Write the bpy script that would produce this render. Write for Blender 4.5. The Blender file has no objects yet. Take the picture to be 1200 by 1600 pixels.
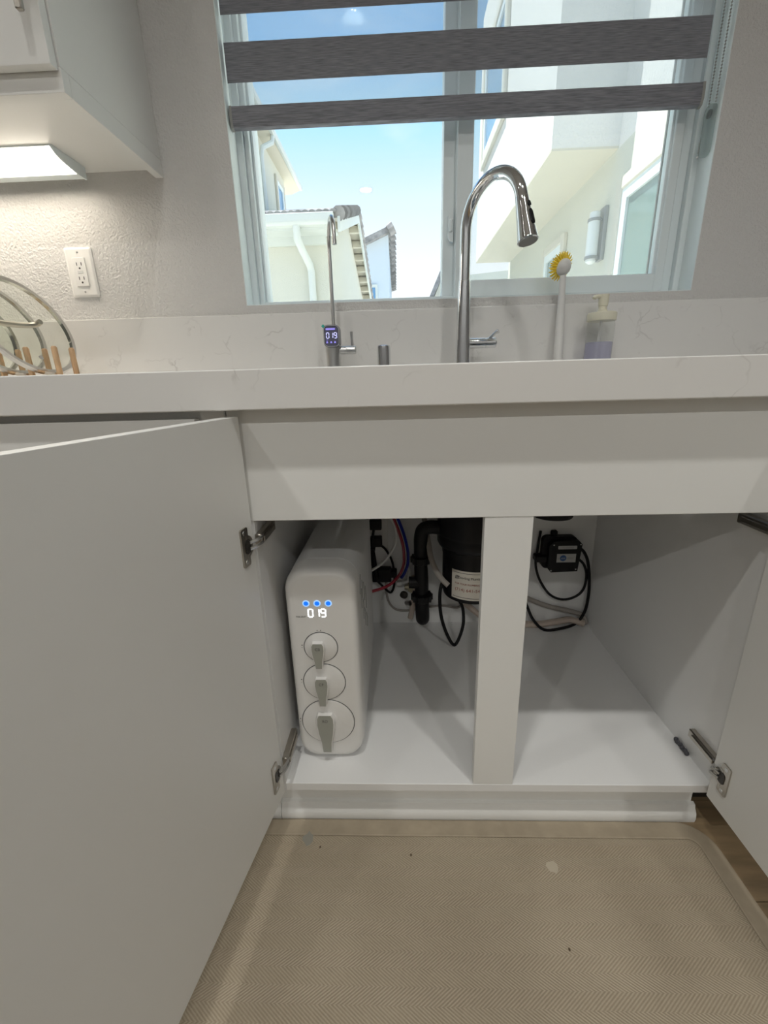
import bpy, bmesh, math, random
from mathutils import Vector, Matrix
random.seed(7)
S = bpy.context.scene
C = S.collection
PI = math.pi

# ------------------------------------------------------------------ camera
cam_d = bpy.data.cameras.new('camera'); cam = bpy.data.objects.new('camera', cam_d); C.objects.link(cam)
cam_d.sensor_fit = 'VERTICAL'; cam_d.sensor_height = 36.0; cam_d.lens = 665.28 * 36.0 / 1600.0
cam_d.clip_start = 0.01; cam_d.clip_end = 300
RT = Vector((0.9992213, 0.0290781, -0.0266686)); UP = Vector((0.0169215, 0.2947704, 0.9554183)); FW = Vector((-0.0356429, 0.9551256, -0.2940488))
M = Matrix(((RT.x, UP.x, -FW.x), (RT.y, UP.y, -FW.y), (RT.z, UP.z, -FW.z))).to_4x4()
M.translation = Vector((0.2383, -0.6554, 0.8929))
cam.matrix_world = M
S.camera = cam

# ------------------------------------------------------------------ sky, sun, exposure
W = bpy.data.worlds.new('sky'); S.world = W; W.use_nodes = True
nt = W.node_tree; nt.nodes.clear()
wo = nt.nodes.new('ShaderNodeOutputWorld'); bg = nt.nodes.new('ShaderNodeBackground')
tc = nt.nodes.new('ShaderNodeTexCoord'); sx = nt.nodes.new('ShaderNodeSeparateXYZ'); rp = nt.nodes.new('ShaderNodeValToRGB')
nt.links.new(tc.outputs['Generated'], sx.inputs[0]); nt.links.new(sx.outputs['Z'], rp.inputs[0])
stops = [(0.0, (0.98, 0.98, 1.0)), (0.2, (0.93, 0.96, 1.0)), (0.33, (0.72, 0.86, 0.98)), (0.42, (0.46, 0.77, 0.98)), (0.51, (0.18, 0.49, 0.90)), (0.75, (0.13, 0.40, 0.86)), (1.0, (0.10, 0.33, 0.78))]
el = rp.color_ramp.elements
for i, (p, c) in enumerate(stops):
    e = el[i] if i < 2 else el.new(p)
    e.position = p; e.color = (*c, 1)
mp = nt.nodes.new('ShaderNodeMapping'); mp.inputs['Scale'].default_value = (1.6, 1.6, 7.0)
cn = nt.nodes.new('ShaderNodeTexNoise'); cn.inputs['Scale'].default_value = 1.7; cn.inputs['Detail'].default_value = 5; cn.inputs['Distortion'].default_value = 0.6
cr = nt.nodes.new('ShaderNodeValToRGB'); cr.color_ramp.elements[0].position = 0.47; cr.color_ramp.elements[1].position = 0.78
cr.color_ramp.elements[1].color = (0.6, 0.6, 0.6, 1)
mx = nt.nodes.new('ShaderNodeMix'); mx.data_type = 'RGBA'; mx.inputs[7].default_value = (0.97, 0.98, 1.0, 1)
nt.links.new(tc.outputs['Generated'], mp.inputs[0]); nt.links.new(mp.outputs[0], cn.inputs['Vector']); nt.links.new(cn.outputs['Fac'], cr.inputs[0])
nt.links.new(cr.outputs[0], mx.inputs[0]); nt.links.new(rp.outputs[0], mx.inputs[6]); nt.links.new(mx.outputs[2], bg.inputs[0])
bg.inputs[1].default_value = 1.25
nt.links.new(bg.outputs[0], wo.inputs[0])

sun_d = bpy.data.lights.new('sun', 'SUN'); sun = bpy.data.objects.new('sun', sun_d); C.objects.link(sun)
sun_d.energy = 10.5; sun_d.angle = math.radians(0.6); sun_d.color = (1.0, 0.97, 0.92)
sun.rotation_euler = Vector((0.369, -0.172, -0.914)).to_track_quat('-Z', 'Y').to_euler()
NEAR_POWER, FAR_POWER = 12.0, 16.0
DOWNLIGHTS = [(0.05, -0.70), (0.85, -0.70), (-1.20, -0.70), (-0.04, -2.9), (1.40, -2.9), (-1.50, -2.9)]
UNDERCAB = 14.0

S.view_settings.view_transform = 'Standard'; S.view_settings.look = 'None'
S.view_settings.exposure = 0.0; S.view_settings.gamma = 1.0; S.view_settings.use_curve_mapping = False

# ------------------------------------------------------------------ materials
def new_mat(name):
    m = bpy.data.materials.new(name); m.use_nodes = True
    return m, m.node_tree, m.node_tree.nodes['Principled BSDF']
def pm(name, col, rough=0.5, metal=0.0, spec=0.5, bump=0.0, bscale=200.0, bdist=0.002, var=0.0, vscale=8.0, coat=0.0, aniso=None):
    m, t, b = new_mat(name)
    b.inputs['Base Color'].default_value = (*col, 1); b.inputs['Roughness'].default_value = rough
    b.inputs['Metallic'].default_value = metal; b.inputs['Specular IOR Level'].default_value = spec
    if coat: b.inputs['Coat Weight'].default_value = coat
    co = t.nodes.new('ShaderNodeTexCoord')
    src = co.outputs['Object']
    if aniso:
        mp = t.nodes.new('ShaderNodeMapping'); mp.inputs['Scale'].default_value = aniso
        t.links.new(src, mp.inputs[0]); src = mp.outputs[0]
    if var:
        n = t.nodes.new('ShaderNodeTexNoise'); n.inputs['Scale'].default_value = vscale; n.inputs['Detail'].default_value = 4
        t.links.new(src, n.inputs['Vector'])
        r = t.nodes.new('ShaderNodeValToRGB')
        r.color_ramp.elements[0].color = (*[c * (1 - var) for c in col], 1); r.color_ramp.elements[1].color = (*[min(1, c * (1 + var)) for c in col], 1)
        r.color_ramp.elements[0].position = 0.3; r.color_ramp.elements[1].position = 0.7
        t.links.new(n.outputs['Fac'], r.inputs[0]); t.links.new(r.outputs[0], b.inputs['Base Color'])
    if bump:
        n2 = t.nodes.new('ShaderNodeTexNoise'); n2.inputs['Scale'].default_value = bscale; n2.inputs['Detail'].default_value = 2
        t.links.new(src, n2.inputs['Vector'])
        bp = t.nodes.new('ShaderNodeBump'); bp.inputs['Strength'].default_value = bump; bp.inputs['Distance'].default_value = bdist
        t.links.new(n2.outputs['Fac'], bp.inputs['Height']); t.links.new(bp.outputs[0], b.inputs['Normal'])
    return m
def emat(name, col, st):
    m, t, b = new_mat(name)
    b.inputs['Base Color'].default_value = (*col, 1); b.inputs['Emission Color'].default_value = (*col, 1); b.inputs['Emission Strength'].default_value = st
    return m
def clear(name, tint, refl=0.08, diffuse=None, dfac=0.0, rough=0.0):
    m = bpy.data.materials.new(name); m.use_nodes = True; t = m.node_tree; t.nodes.clear()
    o = t.nodes.new('ShaderNodeOutputMaterial'); tr = t.nodes.new('ShaderNodeBsdfTransparent'); gl = t.nodes.new('ShaderNodeBsdfGlossy')
    tr.inputs[0].default_value = (*tint, 1); gl.inputs['Roughness'].default_value = rough
    lw = t.nodes.new('ShaderNodeLayerWeight'); lw.inputs[0].default_value = 0.5
    pw = t.nodes.new('ShaderNodeMath'); pw.operation = 'POWER'; pw.inputs[1].default_value = 5.0; t.links.new(lw.outputs['Facing'], pw.inputs[0])
    mu = t.nodes.new('ShaderNodeMath'); mu.operation = 'MULTIPLY_ADD'; mu.inputs[1].default_value = 0.6 if refl else 0.0; mu.inputs[2].default_value = refl; mu.use_clamp = True
    t.links.new(pw.outputs[0], mu.inputs[0])
    base = tr.outputs[0]
    if diffuse:
        df = t.nodes.new('ShaderNodeBsdfDiffuse'); df.inputs[0].default_value = (*diffuse, 1)
        tl = t.nodes.new('ShaderNodeBsdfTranslucent'); tl.inputs[0].default_value = (*diffuse, 1)
        ad = t.nodes.new('ShaderNodeMixShader'); ad.inputs[0].default_value = 0.5
        t.links.new(df.outputs[0], ad.inputs[1]); t.links.new(tl.outputs[0], ad.inputs[2])
        m1 = t.nodes.new('ShaderNodeMixShader'); m1.inputs[0].default_value = dfac
        t.links.new(tr.outputs[0], m1.inputs[1]); t.links.new(ad.outputs[0], m1.inputs[2]); base = m1.outputs[0]
    ms = t.nodes.new('ShaderNodeMixShader')
    t.links.new(mu.outputs[0], ms.inputs[0]); t.links.new(base, ms.inputs[1]); t.links.new(gl.outputs[0], ms.inputs[2])
    t.links.new(ms.outputs[0], o.inputs[0])
    return m

WHITE = pm('cabinet_white', (0.80, 0.80, 0.775), 0.38, bump=0.03, bscale=60, bdist=0.001)
WHITE_IN = pm('melamine_white', (0.82, 0.82, 0.81), 0.30)
ROOM = pm('room_paint', (0.36, 0.365, 0.37), 0.8)
WALL = pm('orange_peel_wall', (0.66, 0.65, 0.63), 0.6, bump=0.9, bscale=185, bdist=0.0035)
REVEAL = pm('window_return_paint', (0.83, 0.90, 0.91), 0.55)  # drywall return, cool cast of the daylight mixed into its colour
CEIL = pm('ceiling_paint', (0.82, 0.81, 0.79), 0.8)
VINYL = pm('window_vinyl', (0.80, 0.875, 0.89), 0.35)  # white vinyl with the cyan of daylight tinted into the base colour
CHROME = pm('chrome', (0.80, 0.81, 0.82), 0.06, 1.0)
RIM = pm('polished_rim', (0.66, 0.65, 0.63), 0.14, 1.0)
STEEL = pm('brushed_steel', (0.62, 0.62, 0.61), 0.28, 1.0, bump=0.02, bscale=400)
NICKEL = pm('hinge_nickel', (0.50, 0.47, 0.42), 0.32, 1.0)
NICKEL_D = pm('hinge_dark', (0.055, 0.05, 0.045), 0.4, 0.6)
BLACK = pm('black_plastic', (0.007, 0.007, 0.008), 0.45, spec=0.25)
BLACK_R = pm('black_rubber', (0.006, 0.006, 0.007), 0.55, spec=0.25)
DISPOSER = pm('disposer_black', (0.008, 0.008, 0.010), 0.35, spec=0.3)
PURE = pm('purifier_white', (0.80, 0.79, 0.765), 0.34)
PURE_B = pm('purifier_shell', (0.74, 0.74, 0.73), 0.42)
GREYGREEN = pm('handle_grey', (0.36, 0.365, 0.32), 0.5)
GREYPRINT = pm('print_grey', (0.16, 0.16, 0.15), 0.6)
SLOT = pm('slot_dark', (0.10, 0.10, 0.10), 0.6)
GREY = pm('grey_plastic', (0.33, 0.33, 0.31), 0.5)
OUTW = pm('outlet_white', (0.86, 0.85, 0.82), 0.3)
WOODL = pm('light_wood', (0.60, 0.40, 0.23), 0.5, var=0.15, vscale=30, aniso=(8, 8, 1))
MAPLE = pm('floor_wood', (0.23, 0.165, 0.095), 0.35, var=0.28, vscale=5, aniso=(1, 9, 1))
GROUND = pm('ground_concrete', (0.62, 0.61, 0.56), 0.9, var=0.08)
STUCCO = pm('stucco_cream', (0.66, 0.66, 0.57), 0.9, bump=0.5, bscale=60, bdist=0.01)
STUCCO_W = pm('stucco_white', (0.80, 0.79, 0.76), 0.9, bump=0.7, bscale=40, bdist=0.012)
STUCCO_B = pm('stucco_blue_grey', (0.60, 0.68, 0.74), 0.9)
TRIMX = pm('exterior_trim', (0.66, 0.63, 0.54), 0.85, bump=0.4, bscale=70, bdist=0.006)
FASCIA = pm('fascia_white', (0.68, 0.72, 0.68), 0.6)
TILE = pm('roof_tile', (0.30, 0.29, 0.28), 0.8, var=0.35, vscale=4)
SOFFIT = pm('soffit_tan', (0.70, 0.66, 0.55), 0.8)
EXGLASS = pm('house_glass', (0.16, 0.24, 0.22), 0.04, 0.0, 1.0)  # green of the reflected wall and sky put into the base colour
EXGLASS_B = pm('house_glass_sky', (0.10, 0.28, 0.50), 0.05, 0.0, 1.0)  # reflected sky blue put into the base colour
BRONZE = pm('lamp_metal', (0.32, 0.33, 0.33), 0.5, 0.3)
FROST = pm('lamp_glass', (0.80, 0.84, 0.84), 0.3)
GLASS = clear('window_glass', (0.97, 0.99, 0.99), 0.025)
LIDGLASS = clear('lid_glass', (0.93, 0.95, 0.91), 0.05)
SCREEN = clear('insect_screen', (0.96, 0.97, 0.97), 0.0, (0.80, 0.82, 0.81), 0.14)
SHEER = clear('sheer_fabric', (0.90, 0.92, 0.93), 0.0, (0.85, 0.87, 0.88), 0.22)
SOAPCLEAR = clear('soap_bottle', (0.97, 0.98, 0.97), 0.012, (0.85, 0.87, 0.86), 0.10)
SOAP = clear('lavender_soap', (0.90, 0.89, 0.97), 0.005, (0.74, 0.73, 0.92), 0.36)
CLEARPL = clear('clear_plastic', (0.85, 0.88, 0.87), 0.07, (0.7, 0.74, 0.74), 0.3)
CREAM = pm('cream_plastic', (0.78, 0.75, 0.60), 0.4)
BRUSHW = pm('brush_white', (0.74, 0.73, 0.71), 0.4)
YELLOW = pm('yellow_bristle', (0.98, 0.72, 0.06), 0.45)
TEAL = pm('teal_film', (0.02, 0.42, 0.35), 0.4)
REDT = pm('red_tube', (0.30, 0.012, 0.03), 0.35)
BLUET = pm('blue_tube', (0.012, 0.03, 0.32), 0.35)
WHITET = pm('white_tube', (0.70, 0.70, 0.68), 0.4)
HOSE = pm('grey_hose', (0.34, 0.31, 0.28), 0.55)
BEIGE = pm('beige_hose', (0.55, 0.46, 0.39), 0.55)
BRASS = pm('old_brass', (0.42, 0.38, 0.27), 0.45, 0.7)
LABEL = pm('paper_label', (0.70, 0.66, 0.58), 0.4)
FOIL = pm('grey_sticker', (0.50, 0.50, 0.49), 0.4)
INK = pm('ink_dark', (0.05, 0.045, 0.045), 0.6)
INKR = pm('ink_red', (0.30, 0.05, 0.03), 0.6)
INKB = pm('ink_blue', (0.03, 0.10, 0.28), 0.5)
BLUELED = emat('led_blue', (0.005, 0.13, 1.0), 1.15)
HALO = emat('led_halo', (0.30, 0.55, 1.0), 0.9)
WHITELED = emat('led_white', (0.95, 0.98, 1.0), 1.5)
VIOLED = emat('led_violet', (0.62, 0.62, 1.0), 1.0)
VIOLED2 = emat('led_violet_bar', (0.30, 0.26, 0.85), 0.7)
DISPLAY = pm('display_black', (0.12, 0.12, 0.17), 0.2)
LENS = emat('led_lens', (1.0, 0.90, 0.76), UNDERCAB)
LAMPLENS = emat('downlight_lens', (1.0, 0.92, 0.82), 6.0)
STAIN = pm('grey_stain', (0.27, 0.26, 0.22), 0.9)
STAIN2 = pm('pale_stain', (0.46, 0.40, 0.31), 0.9)
CRUMB = pm('crumb', (0.10, 0.07, 0.04), 0.9)

def fabric_mat():
    m, t, b = new_mat('blind_fabric')
    co = t.nodes.new('ShaderNodeTexCoord'); mp = t.nodes.new('ShaderNodeMapping'); mp.inputs['Scale'].default_value = (14, 14, 260)
    n = t.nodes.new('ShaderNodeTexNoise'); n.inputs['Scale'].default_value = 2.0; n.inputs['Detail'].default_value = 5
    r = t.nodes.new('ShaderNodeValToRGB'); r.color_ramp.elements[0].position = 0.3; r.color_ramp.elements[1].position = 0.75
    r.color_ramp.elements[0].color = (0.155, 0.158, 0.178, 1); r.color_ramp.elements[1].color = (0.32, 0.325, 0.36, 1)
    t.links.new(co.outputs['Object'], mp.inputs[0]); t.links.new(mp.outputs[0], n.inputs['Vector']); t.links.new(n.outputs['Fac'], r.inputs[0])
    t.links.new(r.outputs[0], b.inputs['Base Color']); b.inputs['Roughness'].default_value = 0.8
    return m
FABRIC = fabric_mat()

def quartz_mat():
    m, t, b = new_mat('quartz')
    co = t.nodes.new('ShaderNodeTexCoord')
    n0 = t.nodes.new('ShaderNodeTexNoise'); n0.inputs['Scale'].default_value = 5.0; n0.inputs['Detail'].default_value = 5
    mixv = t.nodes.new('ShaderNodeVectorMath'); mixv.operation = 'MULTIPLY_ADD'; mixv.inputs[1].default_value = (0.35,) * 3
    t.links.new(co.outputs['Object'], n0.inputs['Vector']); t.links.new(n0.outputs['Color'], mixv.inputs[0]); t.links.new(co.outputs['Object'], mixv.inputs[2])
    v = t.nodes.new('ShaderNodeTexVoronoi'); v.feature = 'DISTANCE_TO_EDGE'; v.inputs['Scale'].default_value = 10.5
    t.links.new(mixv.outputs[0], v.inputs['Vector'])
    r = t.nodes.new('ShaderNodeValToRGB'); r.color_ramp.elements[0].position = 0.0; r.color_ramp.elements[1].position = 0.035
    r.color_ramp.elements[0].color = (1, 1, 1, 1); r.color_ramp.elements[1].color = (0, 0, 0, 1)
    t.links.new(v.outputs['Distance'], r.inputs[0])
    n1 = t.nodes.new('ShaderNodeTexNoise'); n1.inputs['Scale'].default_value = 14.0; n1.inputs['Detail'].default_value = 3
    r1 = t.nodes.new('ShaderNodeValToRGB'); r1.color_ramp.elements[0].position = 0.52; r1.color_ramp.elements[1].position = 0.72
    t.links.new(co.outputs['Object'], n1.inputs['Vector']); t.links.new(n1.outputs['Fac'], r1.inputs[0])
    mu = t.nodes.new('ShaderNodeMath'); mu.operation = 'MULTIPLY'; t.links.new(r.outputs[0], mu.inputs[0]); t.links.new(r1.outputs[0], mu.inputs[1])
    mx = t.nodes.new('ShaderNodeMix'); mx.data_type = 'RGBA'; mx.inputs[6].default_value = (0.78, 0.77, 0.745, 1); mx.inputs[7].default_value = (0.60, 0.585, 0.56, 1)
    t.links.new(mu.outputs[0], mx.inputs[0]); t.links.new(mx.outputs[2], b.inputs['Base Color'])
    b.inputs['Roughness'].default_value = 0.25
    return m
QUARTZ = quartz_mat()

def mat_mat():
    m, t, b = new_mat('herringbone_vinyl')
    co = t.nodes.new('ShaderNodeTexCoord'); s = t.nodes.new('ShaderNodeSeparateXYZ'); t.links.new(co.outputs['Object'], s.inputs[0])
    def mth(op, a, bb=None):
        n = t.nodes.new('ShaderNodeMath'); n.operation = op
        for i, v in enumerate([a, bb]):
            if v is None: continue
            if isinstance(v, (int, float)): n.inputs[i].default_value = v
            else: t.links.new(v, n.inputs[i])
        return n.outputs[0]
    pp = mth('PINGPONG', s.outputs['Y'], 0.021)
    u = mth('ADD', s.outputs['X'], mth('MULTIPLY', pp, 1.5))
    st = mth('SINE', mth('MULTIPLY', u, 2 * PI / 0.0066))
    n = t.nodes.new('ShaderNodeTexNoise'); n.inputs['Scale'].default_value = 5; n.inputs['Detail'].default_value = 5; t.links.new(co.outputs['Object'], n.inputs['Vector'])
    n2 = t.nodes.new('ShaderNodeTexNoise'); n2.inputs['Scale'].default_value = 320; t.links.new(co.outputs['Object'], n2.inputs['Vector'])
    f = mth('ADD', mth('ADD', mth('MULTIPLY', st, 0.17), mth('MULTIPLY', n.outputs['Fac'], 0.75)), mth('MULTIPLY', n2.outputs['Fac'], 0.28))
    r = t.nodes.new('ShaderNodeValToRGB'); r.color_ramp.elements[0].position = 0.22; r.color_ramp.elements[1].position = 0.85
    r.color_ramp.elements[0].color = (0.285, 0.232, 0.162, 1); r.color_ramp.elements[1].color = (0.445, 0.375, 0.275, 1)
    t.links.new(f, r.inputs[0]); t.links.new(r.outputs[0], b.inputs['Base Color'])
    bp = t.nodes.new('ShaderNodeBump'); bp.inputs['Strength'].default_value = 0.35; bp.inputs['Distance'].default_value = 0.001
    t.links.new(st, bp.inputs['Height']); t.links.new(bp.outputs[0], b.inputs['Normal'])
    b.inputs['Roughness'].default_value = 0.6
    return m
MATV = mat_mat()
MATB = pm('mat_border', (0.365, 0.305, 0.222), 0.6, var=0.1, vscale=30)

# ------------------------------------------------------------------ mesh helpers
def rbox(bm, x0, x1, y0, y1, z0, z1, r=0.0, seg=2, mi=0, mat=None):
    b2 = bmesh.new()
    bmesh.ops.create_cube(b2, size=1)
    for v in b2.verts:
        v.co = Vector(((x0 + x1) / 2 + v.co.x * (x1 - x0), (y0 + y1) / 2 + v.co.y * (y1 - y0), (z0 + z1) / 2 + v.co.z * (z1 - z0)))
    if r > 0:
        bmesh.ops.bevel(b2, geom=list(b2.edges), offset=r, segments=seg, affect='EDGES', profile=0.5)
    merge(bm, b2, mi, mat)
def merge(bm, b2, mi=0, mat=None):
    if mat is not None: b2.transform(mat)
    mp = {}
    for v in b2.verts: mp[v] = bm.verts.new(v.co)
    for f in b2.faces:
        try:
            nf = bm.faces.new([mp[v] for v in f.verts]); nf.material_index = mi; nf.smooth = True
        except ValueError: pass
    b2.free()
def smooth_pts(pts, n=6):
    P = [Vector(p) for p in pts]; out = []
    for i in range(len(P) - 1):
        a = P[max(i - 1, 0)]; b = P[i]; c = P[i + 1]; d = P[min(i + 2, len(P) - 1)]
        for k in range(n):
            t = k / n
            out.append(0.5 * ((2 * b) + (c - a) * t + (2 * a - 5 * b + 4 * c - d) * t * t + (3 * b - a - 3 * c + d) * t ** 3))
    out.append(P[-1]); return out
def tube(bm, pts, r, n=10, mi=0, closed=False, radii=None, sm=0):
    P = smooth_pts(pts, sm) if sm else [Vector(p) for p in pts]
    if radii is not None and sm:
        rr = []
        for i in range(len(radii) - 1):
            for k in range(sm): rr.append(radii[i] + (radii[i + 1] - radii[i]) * k / sm)
        rr.append(radii[-1]); radii = rr
    N = len(P); rings = []; prev = None
    for i in range(N):
        if closed: tg = P[(i + 1) % N] - P[i - 1]
        else: tg = P[min(i + 1, N - 1)] - P[max(i - 1, 0)]
        tg.normalize()
        if prev is None:
            a = Vector((0, 0, 1)) if abs(tg.z) < 0.9 else Vector((1, 0, 0))
            nx = tg.cross(a).normalized()
        else:
            nx = (prev - tg * prev.dot(tg)).normalized()
        prev = nx; ny = tg.cross(nx)
        rad = radii[i] if radii is not None else r
        rings.append([bm.verts.new(P[i] + (nx * math.cos(2 * PI * k / n) + ny * math.sin(2 * PI * k / n)) * rad) for k in range(n)])
    for i in range(N if closed else N - 1):
        A = rings[i]; B = rings[(i + 1) % N]
        for k in range(n):
            f = bm.faces.new((A[k], A[(k + 1) % n], B[(k + 1) % n], B[k])); f.smooth = True; f.material_index = mi
    if not closed:
        for R_ in (rings[0][::-1], rings[-1]):
            f = bm.faces.new(R_); f.material_index = mi; f.smooth = True
def frame_of(axis):
    a = Vector(axis).normalized(); h = Vector((0, 0, 1)) if abs(a.z) < 0.9 else Vector((0, 1, 0))
    u = h.cross(a).normalized(); return u, a.cross(u), a
def lathe(bm, prof, org, axis=(0, 0, 1), n=28, mi=0, a0=0, a1=2 * PI, caps=True):
    u, v, a = frame_of(axis); org = Vector(org); rings = []; full = abs(a1 - a0 - 2 * PI) < 1e-6
    cnt = n if full else n + 1
    for r, h in prof:
        rings.append([bm.verts.new(org + a * h + (u * math.cos(a0 + (a1 - a0) * k / n) + v * math.sin(a0 + (a1 - a0) * k / n)) * max(r, 1e-5)) for k in range(cnt)])
    for i in range(len(rings) - 1):
        for k in range(n):
            k2 = (k + 1) % cnt
            f = bm.faces.new((rings[i][k], rings[i][k2], rings[i + 1][k2], rings[i + 1][k])); f.smooth = True; f.material_index = mi
    if full and caps:
        f = bm.faces.new(rings[0][::-1]); f.material_index = mi; f = bm.faces.new(rings[-1]); f.material_index = mi
def prism(bm, poly, vec, mi=0):
    A = [bm.verts.new(Vector(p)) for p in poly]; B = [bm.verts.new(Vector(p) + Vector(vec)) for p in poly]
    n = len(A); fs = [bm.faces.new(A[::-1]), bm.faces.new(B)]
    for k in range(n): fs.append(bm.faces.new((A[k], A[(k + 1) % n], B[(k + 1) % n], B[k])))
    for f in fs: f.material_index = mi; f.smooth = True
def rrect(cx, cz, w, h, r, n=8):
    r = max(min(r, w / 2 - 1e-5, h / 2 - 1e-5), 1e-5); pts = []
    for ix, iz, a0 in ((1, 1, 0), (-1, 1, PI / 2), (-1, -1, PI), (1, -1, 1.5 * PI)):
        for k in range(n + 1):
            a = a0 + PI / 2 * k / n
            pts.append((cx + ix * (w / 2 - r) + r * math.cos(a), cz + iz * (h / 2 - r) + r * math.sin(a)))
    return pts
def loft(bm, secs, mi=0, caps=True):
    R_ = [[bm.verts.new(Vector(p)) for p in s] for s in secs]; n = len(R_[0])
    for i in range(len(R_) - 1):
        for k in range(n):
            f = bm.faces.new((R_[i][k], R_[i][(k + 1) % n], R_[i + 1][(k + 1) % n], R_[i + 1][k])); f.smooth = True; f.material_index = mi
    if caps:
        for q in (R_[0][::-1], R_[-1]):
            f = bm.faces.new(q); f.material_index = mi; f.smooth = True
def ball(bm, c, r, mi=0, u=12, v=8, sc=(1, 1, 1), rot=None):
    b2 = bmesh.new(); bmesh.ops.create_uvsphere(b2, u_segments=u, v_segments=v, radius=r)
    m = Matrix.Translation(Vector(c)) @ (rot if rot is not None else Matrix.Identity(4)) @ Matrix.Diagonal((*sc, 1))
    merge(bm, b2, mi, m)

LOC = {}
def root_loc(o):
    while o is not None:
        if o.name in LOC: return LOC[o.name]
        o = o.parent
    return Vector((0, 0, 0))
def obj(name, bm, mats, parent=None, flip=True, at=None):
    """link bm (in world coordinates) as one mesh; top-level meshes get their origin at `at`"""
    if flip: bmesh.ops.recalc_face_normals(bm, faces=list(bm.faces))
    L = root_loc(parent) if parent is not None else (Vector(at) if at is not None else Vector((0, 0, 0)))
    bm.transform(Matrix.Translation(-L))
    me = bpy.data.meshes.new(name); bm.to_mesh(me); bm.free()
    for m in (mats if isinstance(mats, (list, tuple)) else [mats]): me.materials.append(m)
    try: me.set_sharp_from_angle(angle=math.radians(38))
    except Exception: pass
    o = bpy.data.objects.new(name, me); C.objects.link(o)
    if len(me.polygons) < 3000:
        wn = o.modifiers.new('weighted', 'WEIGHTED_NORMAL'); wn.keep_sharp = True; wn.weight = 100
    if parent is not None: o.parent = parent
    else:
        o.location = L; LOC[o.name] = L
    return o
def tag(o, label, cat, group=None, kind=None):
    o['label'] = label; o['category'] = cat
    if group: o['group'] = group
    if kind: o['kind'] = kind
    return o
def thing(name, loc, label, cat, group=None):
    o = bpy.data.objects.new(name, None); C.objects.link(o); o.location = loc; LOC[o.name] = Vector(loc); o.empty_display_size = 0.05
    return tag(o, label, cat, group)
def struct(name, loc=(0, 0, 0)):
    o = bpy.data.objects.new(name, None); C.objects.link(o); o.location = loc; LOC[o.name] = Vector(loc); o['kind'] = 'structure'
    return o
def box(name, mats, parent, *d, r=0.0, at=None, seg=2):
    bm = bmesh.new(); rbox(bm, *d, r=r, seg=seg); return obj(name, bm, mats, parent, at=at)
def text(name, body, size, mtx, m, parent, ex=0.0002, align='CENTER'):
    cu = bpy.data.curves.new('t', 'FONT'); cu.body = body; cu.size = size; cu.extrude = ex; cu.align_x = align; cu.align_y = 'CENTER'
    to = bpy.data.objects.new('t', cu); C.objects.link(to)
    dg = bpy.context.evaluated_depsgraph_get(); me = bpy.data.meshes.new_from_object(to.evaluated_get(dg))
    bpy.data.objects.remove(to); bpy.data.curves.remove(cu)
    me.transform(Matrix.Translation(-root_loc(parent)) @ mtx); me.materials.clear(); me.materials.append(m); me.name = name
    o = bpy.data.objects.new(name, me); C.objects.link(o); o.parent = parent; return o
FACE_FRONT = Matrix.Rotation(PI / 2, 4, 'X')          # text plane facing -y
def front_text(x, y, z): return Matrix.Translation((x, y, z)) @ FACE_FRONT
SEG = {'0': 'abcdef', '1': 'bc', '9': 'abcdfg'}
def digits(bm, s, x, z, y, w, h, t, gap):
    for ch in s:
        for g in SEG[ch]:
            if g in 'adg':
                zz = {'a': z + h, 'd': z, 'g': z + h / 2}[g]; rbox(bm, x + t * .5, x + w - t * .5, y - .0005, y, zz - t / 2, zz + t / 2)
            else:
                xx = x if g in 'ef' else x + w; z0 = z + (h / 2 if g in 'bf' else 0); rbox(bm, xx - t / 2, xx + t / 2, y - .0005, y, z0 + t * .35, z0 + h / 2 - t * .35)
        x += w + gap

# ------------------------------------------------------------------ room shell
YW = 0.6033
WX0, WX1, WZ0, WZ1 = -0.166, 1.0117, 1.098, 2.02
bm = bmesh.new(); rbox(bm, -2.7, 2.2, -3.5, 0.6033, -0.12, -0.006)
floor = obj('floor', bm, MAPLE); floor['kind'] = 'structure'
pl = None
yb = -0.123 - 9 * 0.19; row = 0
while yb < 0.50:
    xo = -1.9 + (row * 0.47) % 1.2
    for k in range(3):
        x0 = xo + k * 1.22
        if x0 > 2.1: continue
        d = (x0 + .001, min(x0 + 1.219, 2.19), yb + .0008, min(yb + .1892, .60), -.006, 0.0)
        if 0.60 < d[1] and d[0] < 1.6 and yb > -0.75:
            bm = bmesh.new(); rbox(bm, *d); obj('plank', bm, MAPLE, floor)
    yb += 0.19; row += 1
bm = bmesh.new()
rbox(bm, -2.7, WX0, YW, 0.76, -.1, 2.85); rbox(bm, WX1, 2.2, YW, 0.76, -.1, 2.85); rbox(bm, WX0, WX1, YW, 0.76, -.1, WZ0); rbox(bm, WX0, WX1, YW, 0.76, WZ1, 2.85)
obj('wall_back', bm, WALL)['kind'] = 'structure'
box('wall_left', ROOM, None, -2.8, -2.7, -3.5, 0.76, -.1, 2.85)['kind'] = 'structure'
box('wall_right', ROOM, None, 2.2, 2.3, -3.5, 0.76, -.1, 2.85)['kind'] = 'structure'
box('wall_front', ROOM, None, -2.8, 2.3, -3.6, -3.5, -.1, 2.85)['kind'] = 'structure'
box('ceiling', CEIL, None, -2.8, 2.3, -3.6, 0.76, 2.75, 2.85)['kind'] = 'structure'
box('trim_1', FASCIA, None, -2.8, 2.3, 0.76, 1.26, 2.75, 2.90)['kind'] = 'structure'  # unseen eave, added so direct sun misses the window
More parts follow.
